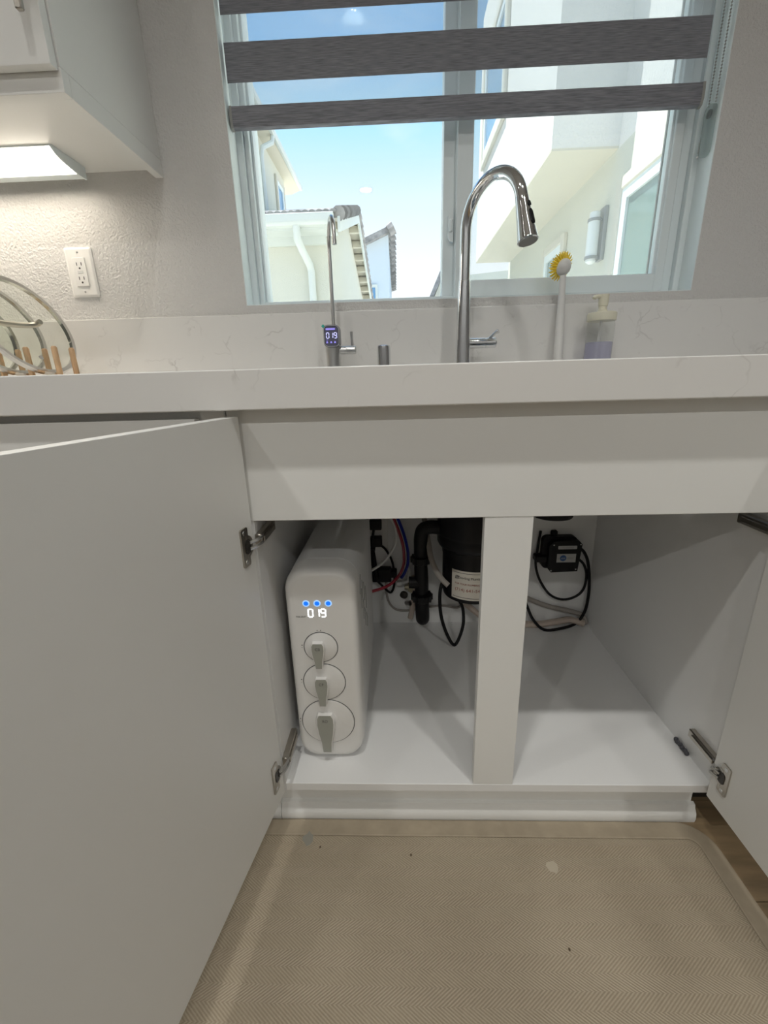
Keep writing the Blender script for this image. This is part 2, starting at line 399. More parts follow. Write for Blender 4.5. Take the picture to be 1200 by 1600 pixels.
# returns of the window opening, daylight tint in their colour (thin boards lining the recess)
bm = bmesh.new()
rbox(bm, WX0, WX0 + .002, YW + .0005, .66, WZ0, WZ1); rbox(bm, WX1 - .002, WX1, YW + .0005, .66, WZ0, WZ1)
rbox(bm, WX0, WX1, YW + .0005, .66, WZ0, WZ0 + .002); rbox(bm, WX0, WX1, YW + .0005, .66, WZ1 - .002, WZ1)
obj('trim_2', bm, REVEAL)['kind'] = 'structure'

# window
win = struct('window_1', (0.42, 0.66, WZ0))
bm = bmesh.new()
for (a, b_, c, d_, y0, y1) in ((WX0, -.148, WZ0, WZ1, .660, .745), (-.148, -.1355, WZ0, WZ1, .672, .745), (-.1355, -.1293, WZ0, WZ1, .690, .745),
                               (.9948, WX1, WZ0, WZ1, .660, .745), (.9675, .9948, WZ0, WZ1, .676, .745),
                               (-.148, .9948, WZ0, 1.1085, .660, .745), (-.148, .9675, 1.1085, 1.117, .676, .745), (-.148, .9948, WZ1 - .03, WZ1, .660, .745)):
    rbox(bm, a, b_, y0, y1, c, d_, r=.0015, seg=1)
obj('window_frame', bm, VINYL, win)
bm = bmesh.new(); rbox(bm, .3695, .400, .682, .735, 1.117, WZ1 - .03, r=.0015, seg=1); rbox(bm, .3995, .4025, .676, .735, 1.117, WZ1 - .03)
obj('meeting_stile', bm, VINYL, win)
box('fixed_pane', GLASS, win, -.13, .37, .716, .720, 1.115, WZ1 - .03)
bm = bmesh.new()
rbox(bm, .4025, .4444, .663, .695, 1.1095, WZ1 - .03, r=.002, seg=1); rbox(bm, .9440, .9675, .663, .695, 1.1095, WZ1 - .03, r=.002, seg=1)
rbox(bm, .4444, .9440, .663, .695, 1.1095, 1.1530, r=.002, seg=1); rbox(bm, .4444, .9440, .663, .695, WZ1 - .06, WZ1 - .03)
rbox(bm, .9385, .9445, .670, .690, 1.1530, WZ1 - .06, r=.001, seg=1)
sash = obj('sliding_sash', bm, VINYL, win)
box('sash_pane', GLASS, sash, .444, .944, .676, .680, 1.150, WZ1 - .05)
bm = bmesh.new()
sec = [(.3965, 1.247), (.388, 1.250), (.3825, 1.262), (.3825, 1.272), (.385, 1.276), (.3825, 1.285), (.3835, 1.312), (.390, 1.322), (.3965, 1.3235)]
prism(bm, [(x, .668, z) for x, z in sec], (0, .014, 0)); rbox(bm, .386, .394, .661, .668, 1.272, 1.300, r=.002, seg=1)
lk = obj('sash_lock', bm, VINYL, win); lk['label'] = 'moulded window latch on the meeting stile'
bm = bmesh.new(); rbox(bm, .41, .962, .728, .7290, 1.118, WZ1 - .03)
obj('insect_screen', bm, SCREEN, win)
bm = bmesh.new(); rbox(bm, .4444, .4525, .724, .733, 1.118, WZ1 - .03); rbox(bm, .955, .9675, .724, .733, 1.118, WZ1 - .03); rbox(bm, .4444, .9675, .724, .733, 1.117, 1.128)
obj('screen_frame', bm, GREY, win)

# ------------------------------------------------------------------ roller blind
bl = thing('roller_blind', (0.405, 0.63, 1.498), 'grey and sheer striped zebra roller blind half lowered in the window recess', 'blind')
BX0, BX1 = -.161, .975
zb = 1.5435; seq = []
for i in range(4):
    seq.append(('sheer_band', zb, zb + .051)); zb += .051
    seq.append(('dark_band', zb, zb + .077)); zb += .077
for n_, a, b_ in seq:
    if a > 1.95: continue
    bm = bmesh.new(); rbox(bm, BX0, BX1, .6295, .6303, a, min(b_, 1.96)); obj(n_, bm, SHEER if n_ == 'sheer_band' else FABRIC, bl)
prof = [(.6185, 1.5435), (.6165, 1.530), (.6165, 1.512), (.620, 1.501), (.629, 1.4975), (.637, 1.503), (.640, 1.515), (.639, 1.532), (.635, 1.5435)]
bm = bmesh.new(); prism(bm, [(BX0 + .006, y, z) for y, z in prof], (BX1 - BX0 - .012, 0, 0)); rail = obj('bottom_rail', bm, FABRIC, bl)
for xa in (BX0, BX1 - .006):
    bm = bmesh.new(); prism(bm, [(xa, .629 + (y - .629) * 1.05, 1.5215 + (z - 1.5215) * 1.05) for y, z in prof], (.006, 0, 0)); obj('end_cap', bm, GREY, rail)
box('head_rail', VINYL, bl, BX0, BX1, .608, .657, 1.955, 2.015, r=.006)
bm = bmesh.new()
for (x, y) in ((1.003, .640), (1.004, .617)):
    z = 1.505
    while z < 1.97: ball(bm, (x, y, z), .0021, u=6, v=4); z += .0062
    tube(bm, [(x, y, 1.505), (x, y, 1.97)], .0007, 4)
ch = obj('bead_chain', bm, GREY, bl)
bm = bmesh.new()
prism(bm, [(.9975, y, z) for y, z in rrect(.629, 1.452, .030, .106, .014, 5)], (.011, 0, 0))
tn = obj('chain_tensioner', bm, CLEARPL, bl); tn['label'] = 'clear plastic chain guide on the window return'
bm = bmesh.new(); lathe(bm, [(.003, 0), (.009, .001), (.009, .004), (.003, .005)], (.9985, .629, 1.486), (1, 0, 0), 14); obj('wheel', bm, BLACK, tn)
bm = bmesh.new(); rbox(bm, .9955, .9975, .641, .645, 1.412, 1.436, r=.0008, seg=1); ball(bm, (.997, .643, 1.405), .003, u=8, v=6); obj('screw', bm, STEEL, tn)

# ------------------------------------------------------------------ sink cabinet
W_ = .8418; ZF = .1205; ZR = .6796
sc = thing('sink_cabinet', (W_ / 2, 0, 0), 'white sink base cabinet with both doors swung open and a false front above', 'cabinet')
box('side_panel', WHITE_IN, sc, -.018, 0, .001, .5973, .102, .8575, r=.0006, seg=1)
box('side_panel', WHITE_IN, sc, W_, W_ + .018, .001, .5973, .102, .8575, r=.0006, seg=1)
box('back_panel', WHITE_IN, sc, 0, W_, .5973, .603, .1, .8575)
box('bottom_panel', WHITE_IN, sc, -.0, W_, 0, .5973, .102, ZF, r=.0008, seg=1)
box('false_front', WHITE, sc, -.022, W_ + .022, -.001, .018, ZR, .8578, r=.0008, seg=1)
box('center_stile', WHITE, sc, .376, .4537, 0.0, .018, ZF, ZR - .0006, r=.0008, seg=1)
box('toe_kick', WHITE, sc, -.0235, .8350, .033, .050, 0, .102)
bm = bmesh.new(); TMP = [(.033, 0), (.018, 0), (.0165, .010), (.018, .022), (.024, .031), (.026, .038), (.033, .040)]
prism(bm, [(-.0235, y, z) for y, z in TMP], (.8635, 0, 0))
obj('toe_moulding', bm, WHITE, sc)

def door(p0, u, n, L, z0, z1):
    """door panel: p0 hinge edge of the inner face, u along the width, n inner normal"""
    u = Vector(u).normalized(); n = Vector(n).normalized()
    m = Matrix(((u.x, n.x, 0, p0[0]), (u.y, n.y, 0, p0[1]), (0, 0, 1, 0), (0, 0, 0, 1)))
    bm = bmesh.new(); rbox(bm, 0, L, -.019, 0, z0, z1, r=.001, seg=2, mat=m)
    return obj('door', bm, WHITE, sc), m
dl, mL = door((0, -.012), (-.168, -.986, 0), (.986, -.168, 0), .478, .112, .848)
dr, mR = door((.823, -.011), (0, -1, 0), (-1, 0, 0), .478, .110, .848)
def hinge(mD, side_x, sgn, zc, dark=False):
    """concealed cup hinge: arm screwed to the side panel, cup plate on the door"""
    Mt = NICKEL
    bm = bmesh.new()
    xa, xb = side_x, side_x + sgn * .013
    rbox(bm, min(xa, xb), max(xa, xb), -.006, .072, zc - .0095, zc + .0095, r=.002, seg=1)
    x3 = side_x + sgn * .016; rbox(bm, min(xb, x3), max(xb, x3), -.002, .060, zc - .0048, zc + .0048, r=.001, seg=1)
    hg = obj('hinge', bm, Mt, sc)
    bm = bmesh.new()
    pts = rrect(.0295, zc, .020, .063, .003, 3)
    # plate
    prism(bm, [mD @ Vector((p[0], .0002, p[1])) for p in pts], (mD.to_3x3() @ Vector((0, .0028, 0))))
    arc = [(.026 - .0185 * math.cos(a), zc + .0185 * math.sin(a)) for a in [(-PI / 2 + PI * k / 12) for k in range(13)]]
    prism(bm, [mD @ Vector((p[0], .0002, p[1])) for p in arc], (mD.to_3x3() @ Vector((0, .0032, 0))))
    obj('hinge_plate', bm, Mt, hg)
    bm = bmesh.new()
    cp = rrect(.024, zc, .016, .024, .006, 4)
    prism(bm, [mD @ Vector((p[0], .0034, p[1])) for p in cp], (mD.to_3x3() @ Vector((0, .0006, 0))))
    obj('hinge_cup', bm, NICKEL_D, hg)
    bm = bmesh.new()
    q = mD @ Vector((.020, .004, zc)); q1 = Vector((side_x + sgn * .012, -.006, zc)); q2 = mD @ Vector((.008, .010, zc))
    for dz in (-.005, .005): tube(bm, [q1 + Vector((0, .006, dz)), q1 + Vector((0, -.002, dz)), q2 + Vector((0, 0, dz)), q + Vector((0, 0, dz))], .0028, 6)
    obj('hinge_link', bm, STEEL, hg)
    for dz in (-.024, .024):
        bm = bmesh.new(); c = mD @ Vector((.0305, .003, zc + dz)); nn = mD.to_3x3() @ Vector((0, 1, 0))
        lathe(bm, [(.0038, 0), (.0036, .0006), (.001, .0009)], c, nn, 10); obj('screw', bm, STEEL, hg)
    return hg
for zc in (.1815, .6490):
    hinge(mL, 0.0, 1, zc); hinge(mR, W_, -1, zc)

# neighbouring base cabinets
lc = thing('base_cabinet', (-.36, 0, 0), 'white drawer base cabinet left of the sink cabinet behind the open left door', 'cabinet')
box('carcass', WHITE, lc, -.66, -.0235, .0, .5973, .1, .8575); box('drawer_front', WHITE, lc, -.655, -.064, -.020, -.0005, .62, .8462, r=.001, seg=1)
box('door', WHITE, lc, -.655, -.064, -.020, -.0005, .12, .616, r=.001, seg=1); box('filler_strip', WHITE, lc, -.0605, -.0245, -.003, -.0003, .60, .857)
box('toe_kick', WHITE, lc, -.66, -.0245, .033, .05, 0, .1)
bm = bmesh.new(); prism(bm, [(-.66, y, z) for y, z in TMP], (.6355, 0, 0)); obj('toe_moulding', bm, WHITE, lc)
rc = thing('base_cabinet', (1.15, 0, 0), 'white base cabinet right of the sink cabinet hidden by the open right door', 'cabinet')
box('carcass', WHITE, rc, .8655, 1.45, .0, .5973, .1, .8575); box('door', WHITE, rc, .868, 1.447, -.020, -.0005, .12, .846, r=.001, seg=1); box('toe_kick', NICKEL_D, rc, .8655, 1.45, .075, .09, 0, .1)  # toe kick near black, the shadow of its recess put into the colour

# ------------------------------------------------------------------ worktop, backsplash, sink
SX0, SX1, SY0, SY1 = .09, .75, .07, .455
bm = bmesh.new()
b2 = bmesh.new()
outer = [(-2.0, -.0355), (1.5, -.0355), (1.5, .602), (-2.0, .602)]
for z, fl in ((.8579, True), (.914, False)):
    o_ = [bm.verts.new((x, y, z)) for x, y in outer]; i_ = [bm.verts.new((x, y, z)) for x, y in ((SX0, SY0), (SX1, SY0), (SX1, SY1), (SX0, SY1))]
    for k in range(4): bm.faces.new((o_[k], o_[(k + 1) % 4], i_[(k + 1) % 4], i_[k]))
    if fl: o0, i0 = o_, i_
    else:
        for k in range(4):
            bm.faces.new((o0[k], o0[(k + 1) % 4], o_[(k + 1) % 4], o_[k])); bm.faces.new((i0[k], i0[(k + 1) % 4], i_[(k + 1) % 4], i_[k]))
b2.free()
bmesh.ops.recalc_face_normals(bm, faces=list(bm.faces))
eds = [e for e in bm.edges if all(abs(v.co.y + .0355) < 1e-6 for v in e.verts) and abs(e.verts[0].co.x - e.verts[1].co.x) > 1]
bmesh.ops.bevel(bm, geom=eds, offset=.0022, segments=3, affect='EDGES', profile=.5)
for f in bm.faces: f.smooth = True
tag(obj('countertop', bm, QUARTZ, at=(.3, .28, .8579)), 'long white veined quartz countertop with a thick front edge', 'countertop')
tag(box('backsplash', QUARTZ, None, -2.0, 1.5, .5833, .6028, .9142, 1.0743, r=.003, seg=2, at=(.3, .59, .9142)), 'low white quartz backsplash strip along the wall under the window', 'backsplash')
sk = thing('sink', (.42, .26, .66), 'undermount sink bowls set under the quartz countertop, drains seen inside the cabinet', 'sink')
for (a, b_) in ((SX0 + .006, .505), (.515, SX1 - .006)):
    bm = bmesh.new(); o1 = [(x, y) for x, y in rrect((a + b_) / 2, (SY0 + SY1) / 2, b_ - a, SY1 - SY0 - .01, .04, 5)]
    cx, cy = (a + b_) / 2, (SY0 + SY1) / 2
    loft(bm, [[(x, y, .857) for x, y in o1], [(x, y, .69) for x, y in o1], [(cx + (x - cx) * .9, cy + (y - cy) * .9, .672) for x, y in o1]], caps=False)
    f = bm.faces.new([bm.verts.new((cx + (x - cx) * .9, cy + (y - cy) * .9, .672)) for x, y in o1])
    obj('bowl', bm, STEEL, sk)
bm = bmesh.new(); lathe(bm, [(.02, .548), (.050, .552), (.053, .562), (.053, .60), (.060, .61), (.060, .672)], (.63, .40, 0)); obj('basket_strainer', bm, BLACK, sk)

# ------------------------------------------------------------------ main faucet
fc = thing('kitchen_faucet', (.4058, .5, .914), 'tall chrome gooseneck pull-down kitchen faucet behind the sink', 'faucet')
bx, by = .4058, .5
bm = bmesh.new(); lathe(bm, [(.0260, .0), (.0260, .003), (.0225, .006), (.0205, .02), (.0185, .09), (.0155, .17), (.0142, .2035), (.0134, .2045)], (bx, by, .914), n=32); obj('body', bm, CHROME, fc)
d2 = Vector((.0918, -.14, 0)).normalized(); Rr = .0837; zs = 1.2225
pts = [Vector((bx, by, 1.1185)), Vector((bx, by, 1.17)), Vector((bx, by, zs))]
A1 = math.radians(168)
for k in range(1, 25):
    a = A1 * k / 24; pts.append(Vector((bx, by, zs)) + d2 * (Rr - Rr * math.cos(a)) + Vector((0, 0, Rr * math.sin(a))))
bm = bmesh.new(); tube(bm, pts, .0128, 20); obj('spout', bm, CHROME, fc)
hd = (pts[-1] - pts[-2]).normalized(); h0 = pts[-1]
bm = bmesh.new(); lathe(bm, [(.0118, -.001), (.0135, .001), (.0140, .012), (.0165, .045), (.0205, .083), (.0212, .086), (.0195, .0875)], h0, hd, n=32); head = obj('spray_head', bm, CHROME, fc)
bm = bmesh.new(); lathe(bm, [(.0185, .0876), (.0178, .084), (.010, .083), (.009, .086), (.002, .0865)], h0, hd, n=28); obj('nozzle', bm, GREY, head)
side = hd.cross(d2).normalized()
outn = (d2 - hd * d2.dot(hd)).normalized(); ax = (outn * .80 - side * .0 + Vector((0, 0, 0))).normalized()
ax = (outn * .86 + Vector((.35, -.25, 0)) * .4); ax = (ax - hd * ax.dot(hd)).normalized()
tg_ = hd.cross(ax)
for (t0, w, h) in ((.020, .0098, .0105), (.046, .0115, .0300)):
    bm = bmesh.new(); rad = .0140 + (t0 - .012) * .09
    ring = rrect(0, 0, w, h, w * .499, 6)
    sl = Vector((0, 0, 0))
    def onhead(p, dr):
        tt = t0 + p[1] ; rr = .0140 + max(tt - .012, 0) * .0872; an = p[0] / rr
        return h0 + hd * tt + (ax * math.cos(an) + tg_ * math.sin(an)) * (rr + dr)
    loft(bm, [[onhead(p, -.001) for p in ring], [onhead(p, .0012) for p in ring], [onhead((p[0] * .8, p[1] * .9), .0018) for p in ring]])
    bb = obj('spray_button', bm, BLACK, head); bb['label'] = 'black rubber spray button'
bm = bmesh.new(); lathe(bm, [(.0125, .010), (.0125, .055), (.0118, .0556), (.0118, .0566), (.0125, .0572), (.0125, .080), (.0105, .0825)], (bx, by, .9775), (1, 0, 0), n=24); hb = obj('handle_body', bm, CHROME, fc)
bm = bmesh.new(); tube(bm, [(.468, .497, .985), (.482, .490, .998), (.490, .484, 1.003)], .0036, 10, radii=[.0030, .0036, .0052]); obj('lever', bm, CHROME, hb)

# ------------------------------------------------------------------ filter faucet with display
ff = thing('filter_faucet', (.0775, .5, .914), 'slim steel drinking water faucet with a small digital display, left of the air gap', 'faucet')
bm = bmesh.new(); lathe(bm, [(.0215, 0), (.0215, .004), (.0185, .006), (.0180, .03), (.0195, .060), (.0200, .075)], (.0775, .5, .914), n=28); obj('body', bm, STEEL, ff)
bm = bmesh.new()
ctr = (.0785, 1.0025)
loft(bm, [[(x, y, z) for x, z in rrect(*ctr, w, h, r, 6)] for y, w, h, r in ((.4745, .037, .048, .010), (.4735, .039, .050, .011), (.4765, .041, .052, .012), (.500, .041, .052, .012), (.519, .036, .046, .014), (.522, .030, .040, .014))])
dh = obj('display_head', bm, DISPLAY, ff)
bm = bmesh.new(); loft(bm, [[(x, y, z) for x, z in rrect(*ctr, w, h, r, 6)] for y, w, h, r in ((.4740, .0385, .0495, .0108), (.4728, .0385, .0495, .0108), (.4728, .0355, .0465, .0095), (.4742, .0355, .0465, .0095))], caps=False); obj('bezel', bm, STEEL, dh)
bm = bmesh.new(); digits(bm, '019', .0660, .9975, .4736, .0062, .0125, .0016, .0034); obj('digits', bm, VIOLED, dh)
bm = bmesh.new(); rbox(bm, .0650, .0880, .4731, .4736, 1.0165, 1.0205); obj('status_bar', bm, VIOLED2, dh)
bm = bmesh.new()
for x in (.0670, .0770, .0865): prism(bm, [(x - .0022, .4732, .9862), (x + .0022, .4732, .9862), (x + .0012, .4732, .9905), (x - .0012, .4732, .9905)], (0, .0004, 0))
rbox(bm, .0655, .0695, .4732, .4736, .9930, .9938)
obj('indicator_icons', bm, VIOLED2, dh)
bm = bmesh.new(); prism(bm, [(.0595, .4730, 1.0300), (.0640, .4730, 1.0245), (.0590, .4730, 1.0205), (.0545, .4730, 1.0255)], (0, .0012, 0)); tb = obj('film_tab', bm, TEAL, dh); tb['label'] = 'teal corner of protective film'
fx, fy = .0815, .502; fz = 1.197; fr = .050; fd = Vector((.026, -.1, 0)).normalized()
pts = [Vector((fx, fy, 1.027)), Vector((fx, fy, 1.10)), Vector((fx, fy, fz))]
for k in range(1, 21):
    a = math.radians(188) * k / 20; pts.append(Vector((fx, fy, fz)) + fd * (fr - fr * math.cos(a)) + Vector((0, 0, fr * math.sin(a))))
bm = bmesh.new(); tube(bm, pts, .0046, 14); tube(bm, [pts[-1] - Vector((0, 0, -.001)), pts[-1] + Vector((0, 0, -.008))], .0054, 12); obj('spout', bm, STEEL, ff)
bm = bmesh.new(); lathe(bm, [(.0098, .016), (.0098, .0335), (.0092, .034), (.0092, .0348), (.0100, .0352), (.0100, .0565), (.0085, .058)], (.0775, .5, .9705), (1, 0, 0), n=22); hb = obj('handle_body', bm, STEEL, ff)
bm = bmesh.new(); tube(bm, [(.1265, .5, .979), (.1255, .5, 1.0135)], .0030, 10); obj('lever', bm, STEEL, hb)

ag = thing('air_gap', (.206, .5, .914), 'short chrome cylinder air gap cap between the two faucets', 'air gap')
bm = bmesh.new(); lathe(bm, [(.0172, 0), (.0172, .058), (.0160, .0635), (.0135, .0655), (.0005, .0660)], (.206, .5, .9145), n=28); obj('cap', bm, CHROME, ag)
bm = bmesh.new(); lathe(bm, [(.0185, 0), (.0185, .003), (.0176, .0035)], (.206, .5, .9142), n=28); obj('base_ring', bm, CHROME, ag)

# ------------------------------------------------------------------ dish brush
db = thing('dish_brush', (.658, .535, .914), 'white dish brush with yellow bristles leaning on the window sill beside the soap', 'brush')
bm = bmesh.new(); tube(bm, [(.6585, .5375, .9155), (.6600, .544, .965), (.6625, .556, 1.03), (.6655, .5685, 1.10), (.6665, .5740, 1.137)], .01, 14, radii=[.0118, .0112, .0100, .0080, .0078], sm=4); obj('handle', bm, BRUSHW, db)
hc = Vector((.6675, .5760, 1.157)); axd = Vector((-.42, .80, .40)).normalized(); u_, v_, a_ = frame_of(axd)
bm = bmesh.new(); lathe(bm, [(.003, -.016), (.011, -.013), (.0180, -.006), (.0205, .001), (.0195, .006), (.0005, .008)], hc, axd, n=22); obj('head', bm, BRUSHW, db)
for ring_, (cnt, tilt, r0, ln) in enumerate(((22, 1.22, .0165, .0190), (18, .90, .0140, .023), (12, .45, .008, .026))):
    for k in range(cnt):
        an = 2 * PI * (k + .3 * ring_) / cnt; rd = u_ * math.cos(an) + v_ * math.sin(an); dd = (rd * math.sin(tilt) + axd * math.cos(tilt)).normalized()
        s0 = hc + axd * .004 + rd * r0
        bm = bmesh.new(); tube(bm, [s0, s0 + dd * ln * .6, s0 + dd * ln], .002, 6, radii=[.0025, .0021, .0010]); obj('bristle', bm, YELLOW, db)

# ------------------------------------------------------------------ soap dispenser
sd = thing('soap_dispenser', (.757, .53, .914), 'clear pump bottle with lavender soap and cream pump by the backsplash', 'soap dispenser')
sxx, syy = .7565, .530
bm = bmesh.new(); lathe(bm, [(.030, 0), (.0325, .003), (.0325, .098), (.031, .106), (.029, .111)], (sxx, syy, .9145), n=32, caps=True); obj('bottle', bm, SOAPCLEAR, sd)
bm = bmesh.new(); lathe(bm, [(.029, .003), (.0315, .005), (.0315, .058), (.0005, .0582)], (sxx, syy, .9145), n=32); obj('liquid_soap', bm, SOAP, sd)
bm = bmesh.new(); lathe(bm, [(.0335, .108), (.0345, .110), (.0345, .124), (.0325, .1275), (.0110, .1280)], (sxx, syy, .9145), n=36)
cl = obj('collar', bm, CREAM, sd)
bm = bmesh.new(); lathe(bm, [(.0115, .127), (.0115, .1335), (.0095, .136), (.0095, .142), (.0112, .1435), (.0122, .160), (.0125, .1685), (.004, .1700)], (sxx, syy, .9145), n=22)
tube(bm, [(sxx - .004, syy - .001, 1.0790), (sxx - .016, syy - .004, 1.0790), (sxx - .025, syy - .006, 1.0775), (sxx - .027, syy - .0065, 1.0745)], .005, 10, radii=[.0055, .0050, .0045, .0048]); obj('pump_head', bm, CREAM, sd)
bm = bmesh.new(); tube(bm, [(sxx, syy, 1.03), (sxx - .002, syy, .965), (sxx - .009, syy, .922)], .0030, 8); obj('dip_tube', bm, WHITET, sd)

# ------------------------------------------------------------------ lid rack and lids
rk = thing('lid_rack', (-.66, .395, .914), 'light wood rack with upright dowels holding the pot lids', 'rack')
for y in (.370, .425):
    bm = bmesh.new(); rbox(bm, -.84, -.522, y - .008, y + .008, .9145, .9275, r=.002, seg=1); obj('rail', bm, WOODL, rk)
for k in range(5):
    for y, dx in ((.370, 0), (.425, .0)):
        bm = bmesh.new(); x = -.5495 - .0672 * k + dx; lathe(bm, [(.0062, 0), (.0062, .060), (.004, .0635)], (x, y, .9265), n=12); obj('dowel', bm, WOODL, rk)
for x in (-.83, -.535):
    bm = bmesh.new(); rbox(bm, x - .007, x + .007, .378, .417, .9145, .9235); obj('cross_bar', bm, WOODL, rk)
def lid(loc, r, th, ti, label, handle):
    cx, cy, cz = loc
    t = thing('pot_lid', (cx - math.sin(ti) * r * 0, cy, .928), label, 'lid', 'glass lids in the wooden rack')
    hdir = Vector((math.sin(th), math.cos(th), 0)); up = Vector((math.sin(ti) * math.cos(th), -math.sin(ti) * math.sin(th), math.cos(ti))); nn = hdir.cross(up).normalized()
    if nn.x > 0: nn = -nn
    c = Vector(loc)
    bm = bmesh.new(); N = 56
    prof_r = [(r - .011, -.0045), (r - .003, -.0055), (r, -.002), (r, .004), (r - .003, .0062), (r - .010, .0055)]
    rings = [[bm.verts.new(c + nn * h + (hdir * math.cos(2 * PI * k / N) + up * math.sin(2 * PI * k / N)) * rr) for k in range(N)] for rr, h in prof_r]
    for i in range(len(rings)):
        A = rings[i]; B = rings[(i + 1) % len(rings)]
        for k in range(N):
            f = bm.faces.new((A[k], A[(k + 1) % N], B[(k + 1) % N], B[k])); f.smooth = True
    obj('rim', bm, RIM, t)
    bm = bmesh.new(); prg = [(r - .010, .001), (r * .75, .005), (r * .45, .009), (r * .2, .011), (.004, .0115)]
    rings = [[bm.verts.new(c + nn * h + (hdir * math.cos(2 * PI * k / N) + up * math.sin(2 * PI * k / N)) * rr) for k in range(N)] for rr, h in prg]
    for i in range(len(rings) - 1):
        for k in range(N):
            f = bm.faces.new((rings[i][k], rings[i][(k + 1) % N], rings[i + 1][(k + 1) % N], rings[i + 1][k])); f.smooth = True
    bm.faces.new(rings[-1]); obj('glass', bm, LIDGLASS, t)
    if handle:
        bm = bmesh.new(); hl = .058
        P_ = [c + nn * .010 + hdir * -hl, c + nn * .026 + hdir * -hl, c + nn * .036 + hdir * -hl * .6, c + nn * .038, c + nn * .036 + hdir * hl * .6, c + nn * .026 + hdir * hl, c + nn * .010 + hdir * hl]
        tube(bm, [p + up * .022 for p in P_], .0066, 8, sm=4); obj('handle', bm, NICKEL, t)
        bm = bmesh.new(); q = c + nn * .0070 - up * (r * .62); lathe(bm, [(.0055, -.001), (.0055, .001), (.0015, .0015)], q, nn, 10); obj('steam_vent', bm, STEEL, t)
lid((-.629, .402, .9285 + .118 * math.cos(.376)), .118, .128, -.376, 'largest glass pot lid, nearest the outlet at the right end of the rack', True)
lid((-.696, .400, .9285 + .113 * math.cos(.332)), .113, .103, -.332, 'middle glass pot lid standing in the wooden rack', False)
lid((-.738, .399, .9285 + .088 * math.cos(.16)), .088, .066, -.16, 'smallest glass pot lid, leftmost visible in the rack', False)

# ------------------------------------------------------------------ wall outlet
ol = thing('wall_outlet', (-.6005, YW, 1.192), 'white double outlet on the textured wall above the backsplash', 'outlet')
bm = bmesh.new(); loft(bm, [[(x, y, z) for x, z in rrect(-.6003, 1.192, w, h, .004, 3)] for y, w, h in ((.6030, .0735, .1195), (.6005, .0735, .1195), (.5978, .066, .112), (.5972, .060, .106))]); obj('cover_plate', bm, OUTW, ol)
bm = bmesh.new(); rbox(bm, -.6172, -.5835, .5945, .5972, 1.158, 1.2265, r=.0008, seg=1); rec = obj('receptacle', bm, OUTW, ol)
for zc in (1.2085, 1.1745):
    bm = bmesh.new()
    for dx in (-.0062, .0062): rbox(bm, -.6003 + dx - .0009, -.6003 + dx + .0009, .5940, .5946, zc - .001, zc + .0065)
    lathe(bm, [(.0024, 0), (.0024, .0006)], (-.6003, .5946, zc - .0075), (0, -1, 0), 10); obj('slots', bm, INK, rec)
bm = bmesh.new(); rbox(bm, -.6075, -.5930, .5938, .5946, 1.1885, 1.1955, r=.0003, seg=1); obj('test_button', bm, WHITET, rec)
for z in (1.2395, 1.1445):
    bm = bmesh.new(); lathe(bm, [(.0028, 0), (.0022, .0008), (.0005, .001)], (-.6003, .5974, z), (0, -1, 0), 10); obj('screw', bm, STEEL, ol)

# ------------------------------------------------------------------ upper cabinet and light
uc = thing('wall_cabinet', (-.82, .44, 1.397), 'white wall cabinet high on the left with a light under it', 'cabinet')
XR = -.342
bm = bmesh.new(); rbox(bm, -1.30, XR, .270, .6030, 1.434, 2.35, r=.0008, seg=1); obj('carcass', bm, WHITE, uc)
bm = bmesh.new(); rbox(bm, XR - .0195, XR + .0008, .2886, .6030, 1.397, 1.4335, r=.0008, seg=1); obj('light_rail', bm, WHITE, uc)
bm = bmesh.new(); rbox(bm, -1.30, XR + .0008, .2690, .2885, 1.397, 1.4335, r=.0008, seg=1); obj('light_rail', bm, WHITE, uc)
box('underside_panel', WHITE, uc, -1.30, XR - .0185, .2875, .6030, 1.4150, 1.4335)
for k in range(2):
    x1 = XR - .002 - k * .47
    dr_ = box('door', WHITE, uc, x1 - .467, x1, .249, .2675, 1.4265, 2.345, r=.002, seg=2)
    hx = x1 - .014 if k == 0 else x1 - .453
    bm = bmesh.new(); rbox(bm, hx - .006, hx + .006, .2165, .2255, 1.479, 1.66, r=.002, seg=1); rbox(bm, hx - .004, hx + .004, .2255, .2493, 1.515, 1.525); rbox(bm, hx - .004, hx + .004, .2255, .2493, 1.615, 1.625)
    obj('handle', bm, NICKEL, dr_)
ul = thing('under_cabinet_light', (-.84, .52, 1.415), 'glowing wedge-shaped light bar fixed under the wall cabinet', 'light')
lensp = [(.470, 1.4135), (.482, 1.4045), (.500, 1.3985), (.522, 1.3955), (.546, 1.3915)]
bm = bmesh.new(); prism(bm, [(-1.18, y, z) for y, z in lensp + [(.546, 1.396), (.522, 1.400), (.500, 1.403), (.485, 1.409), (.475, 1.4148)]], (.655, 0, 0)); obj('lens', bm, LENS, ul)
bm = bmesh.new(); prism(bm, [(-1.18, .5465, 1.3900), (-1.18, .572, 1.3900), (-1.18, .572, 1.4149), (-1.18, .5465, 1.4149)], (.658, 0, 0)); prism(bm, [(-1.18, .466, 1.4125), (-1.18, .470, 1.4125), (-1.18, .470, 1.4149), (-1.18, .466, 1.4149)], (.655, 0, 0)); obj('housing', bm, VINYL, ul)
bm = bmesh.new(); ec = [(.464, 1.4149), (.466, 1.4105), (.480, 1.4015), (.500, 1.3955), (.522, 1.3925), (.546, 1.3885), (.574, 1.3885), (.574, 1.4149)]
prism(bm, [(-.5245, y, z) for y, z in ec], (.004, 0, 0)); obj('end_cap', bm, VINYL, ul)

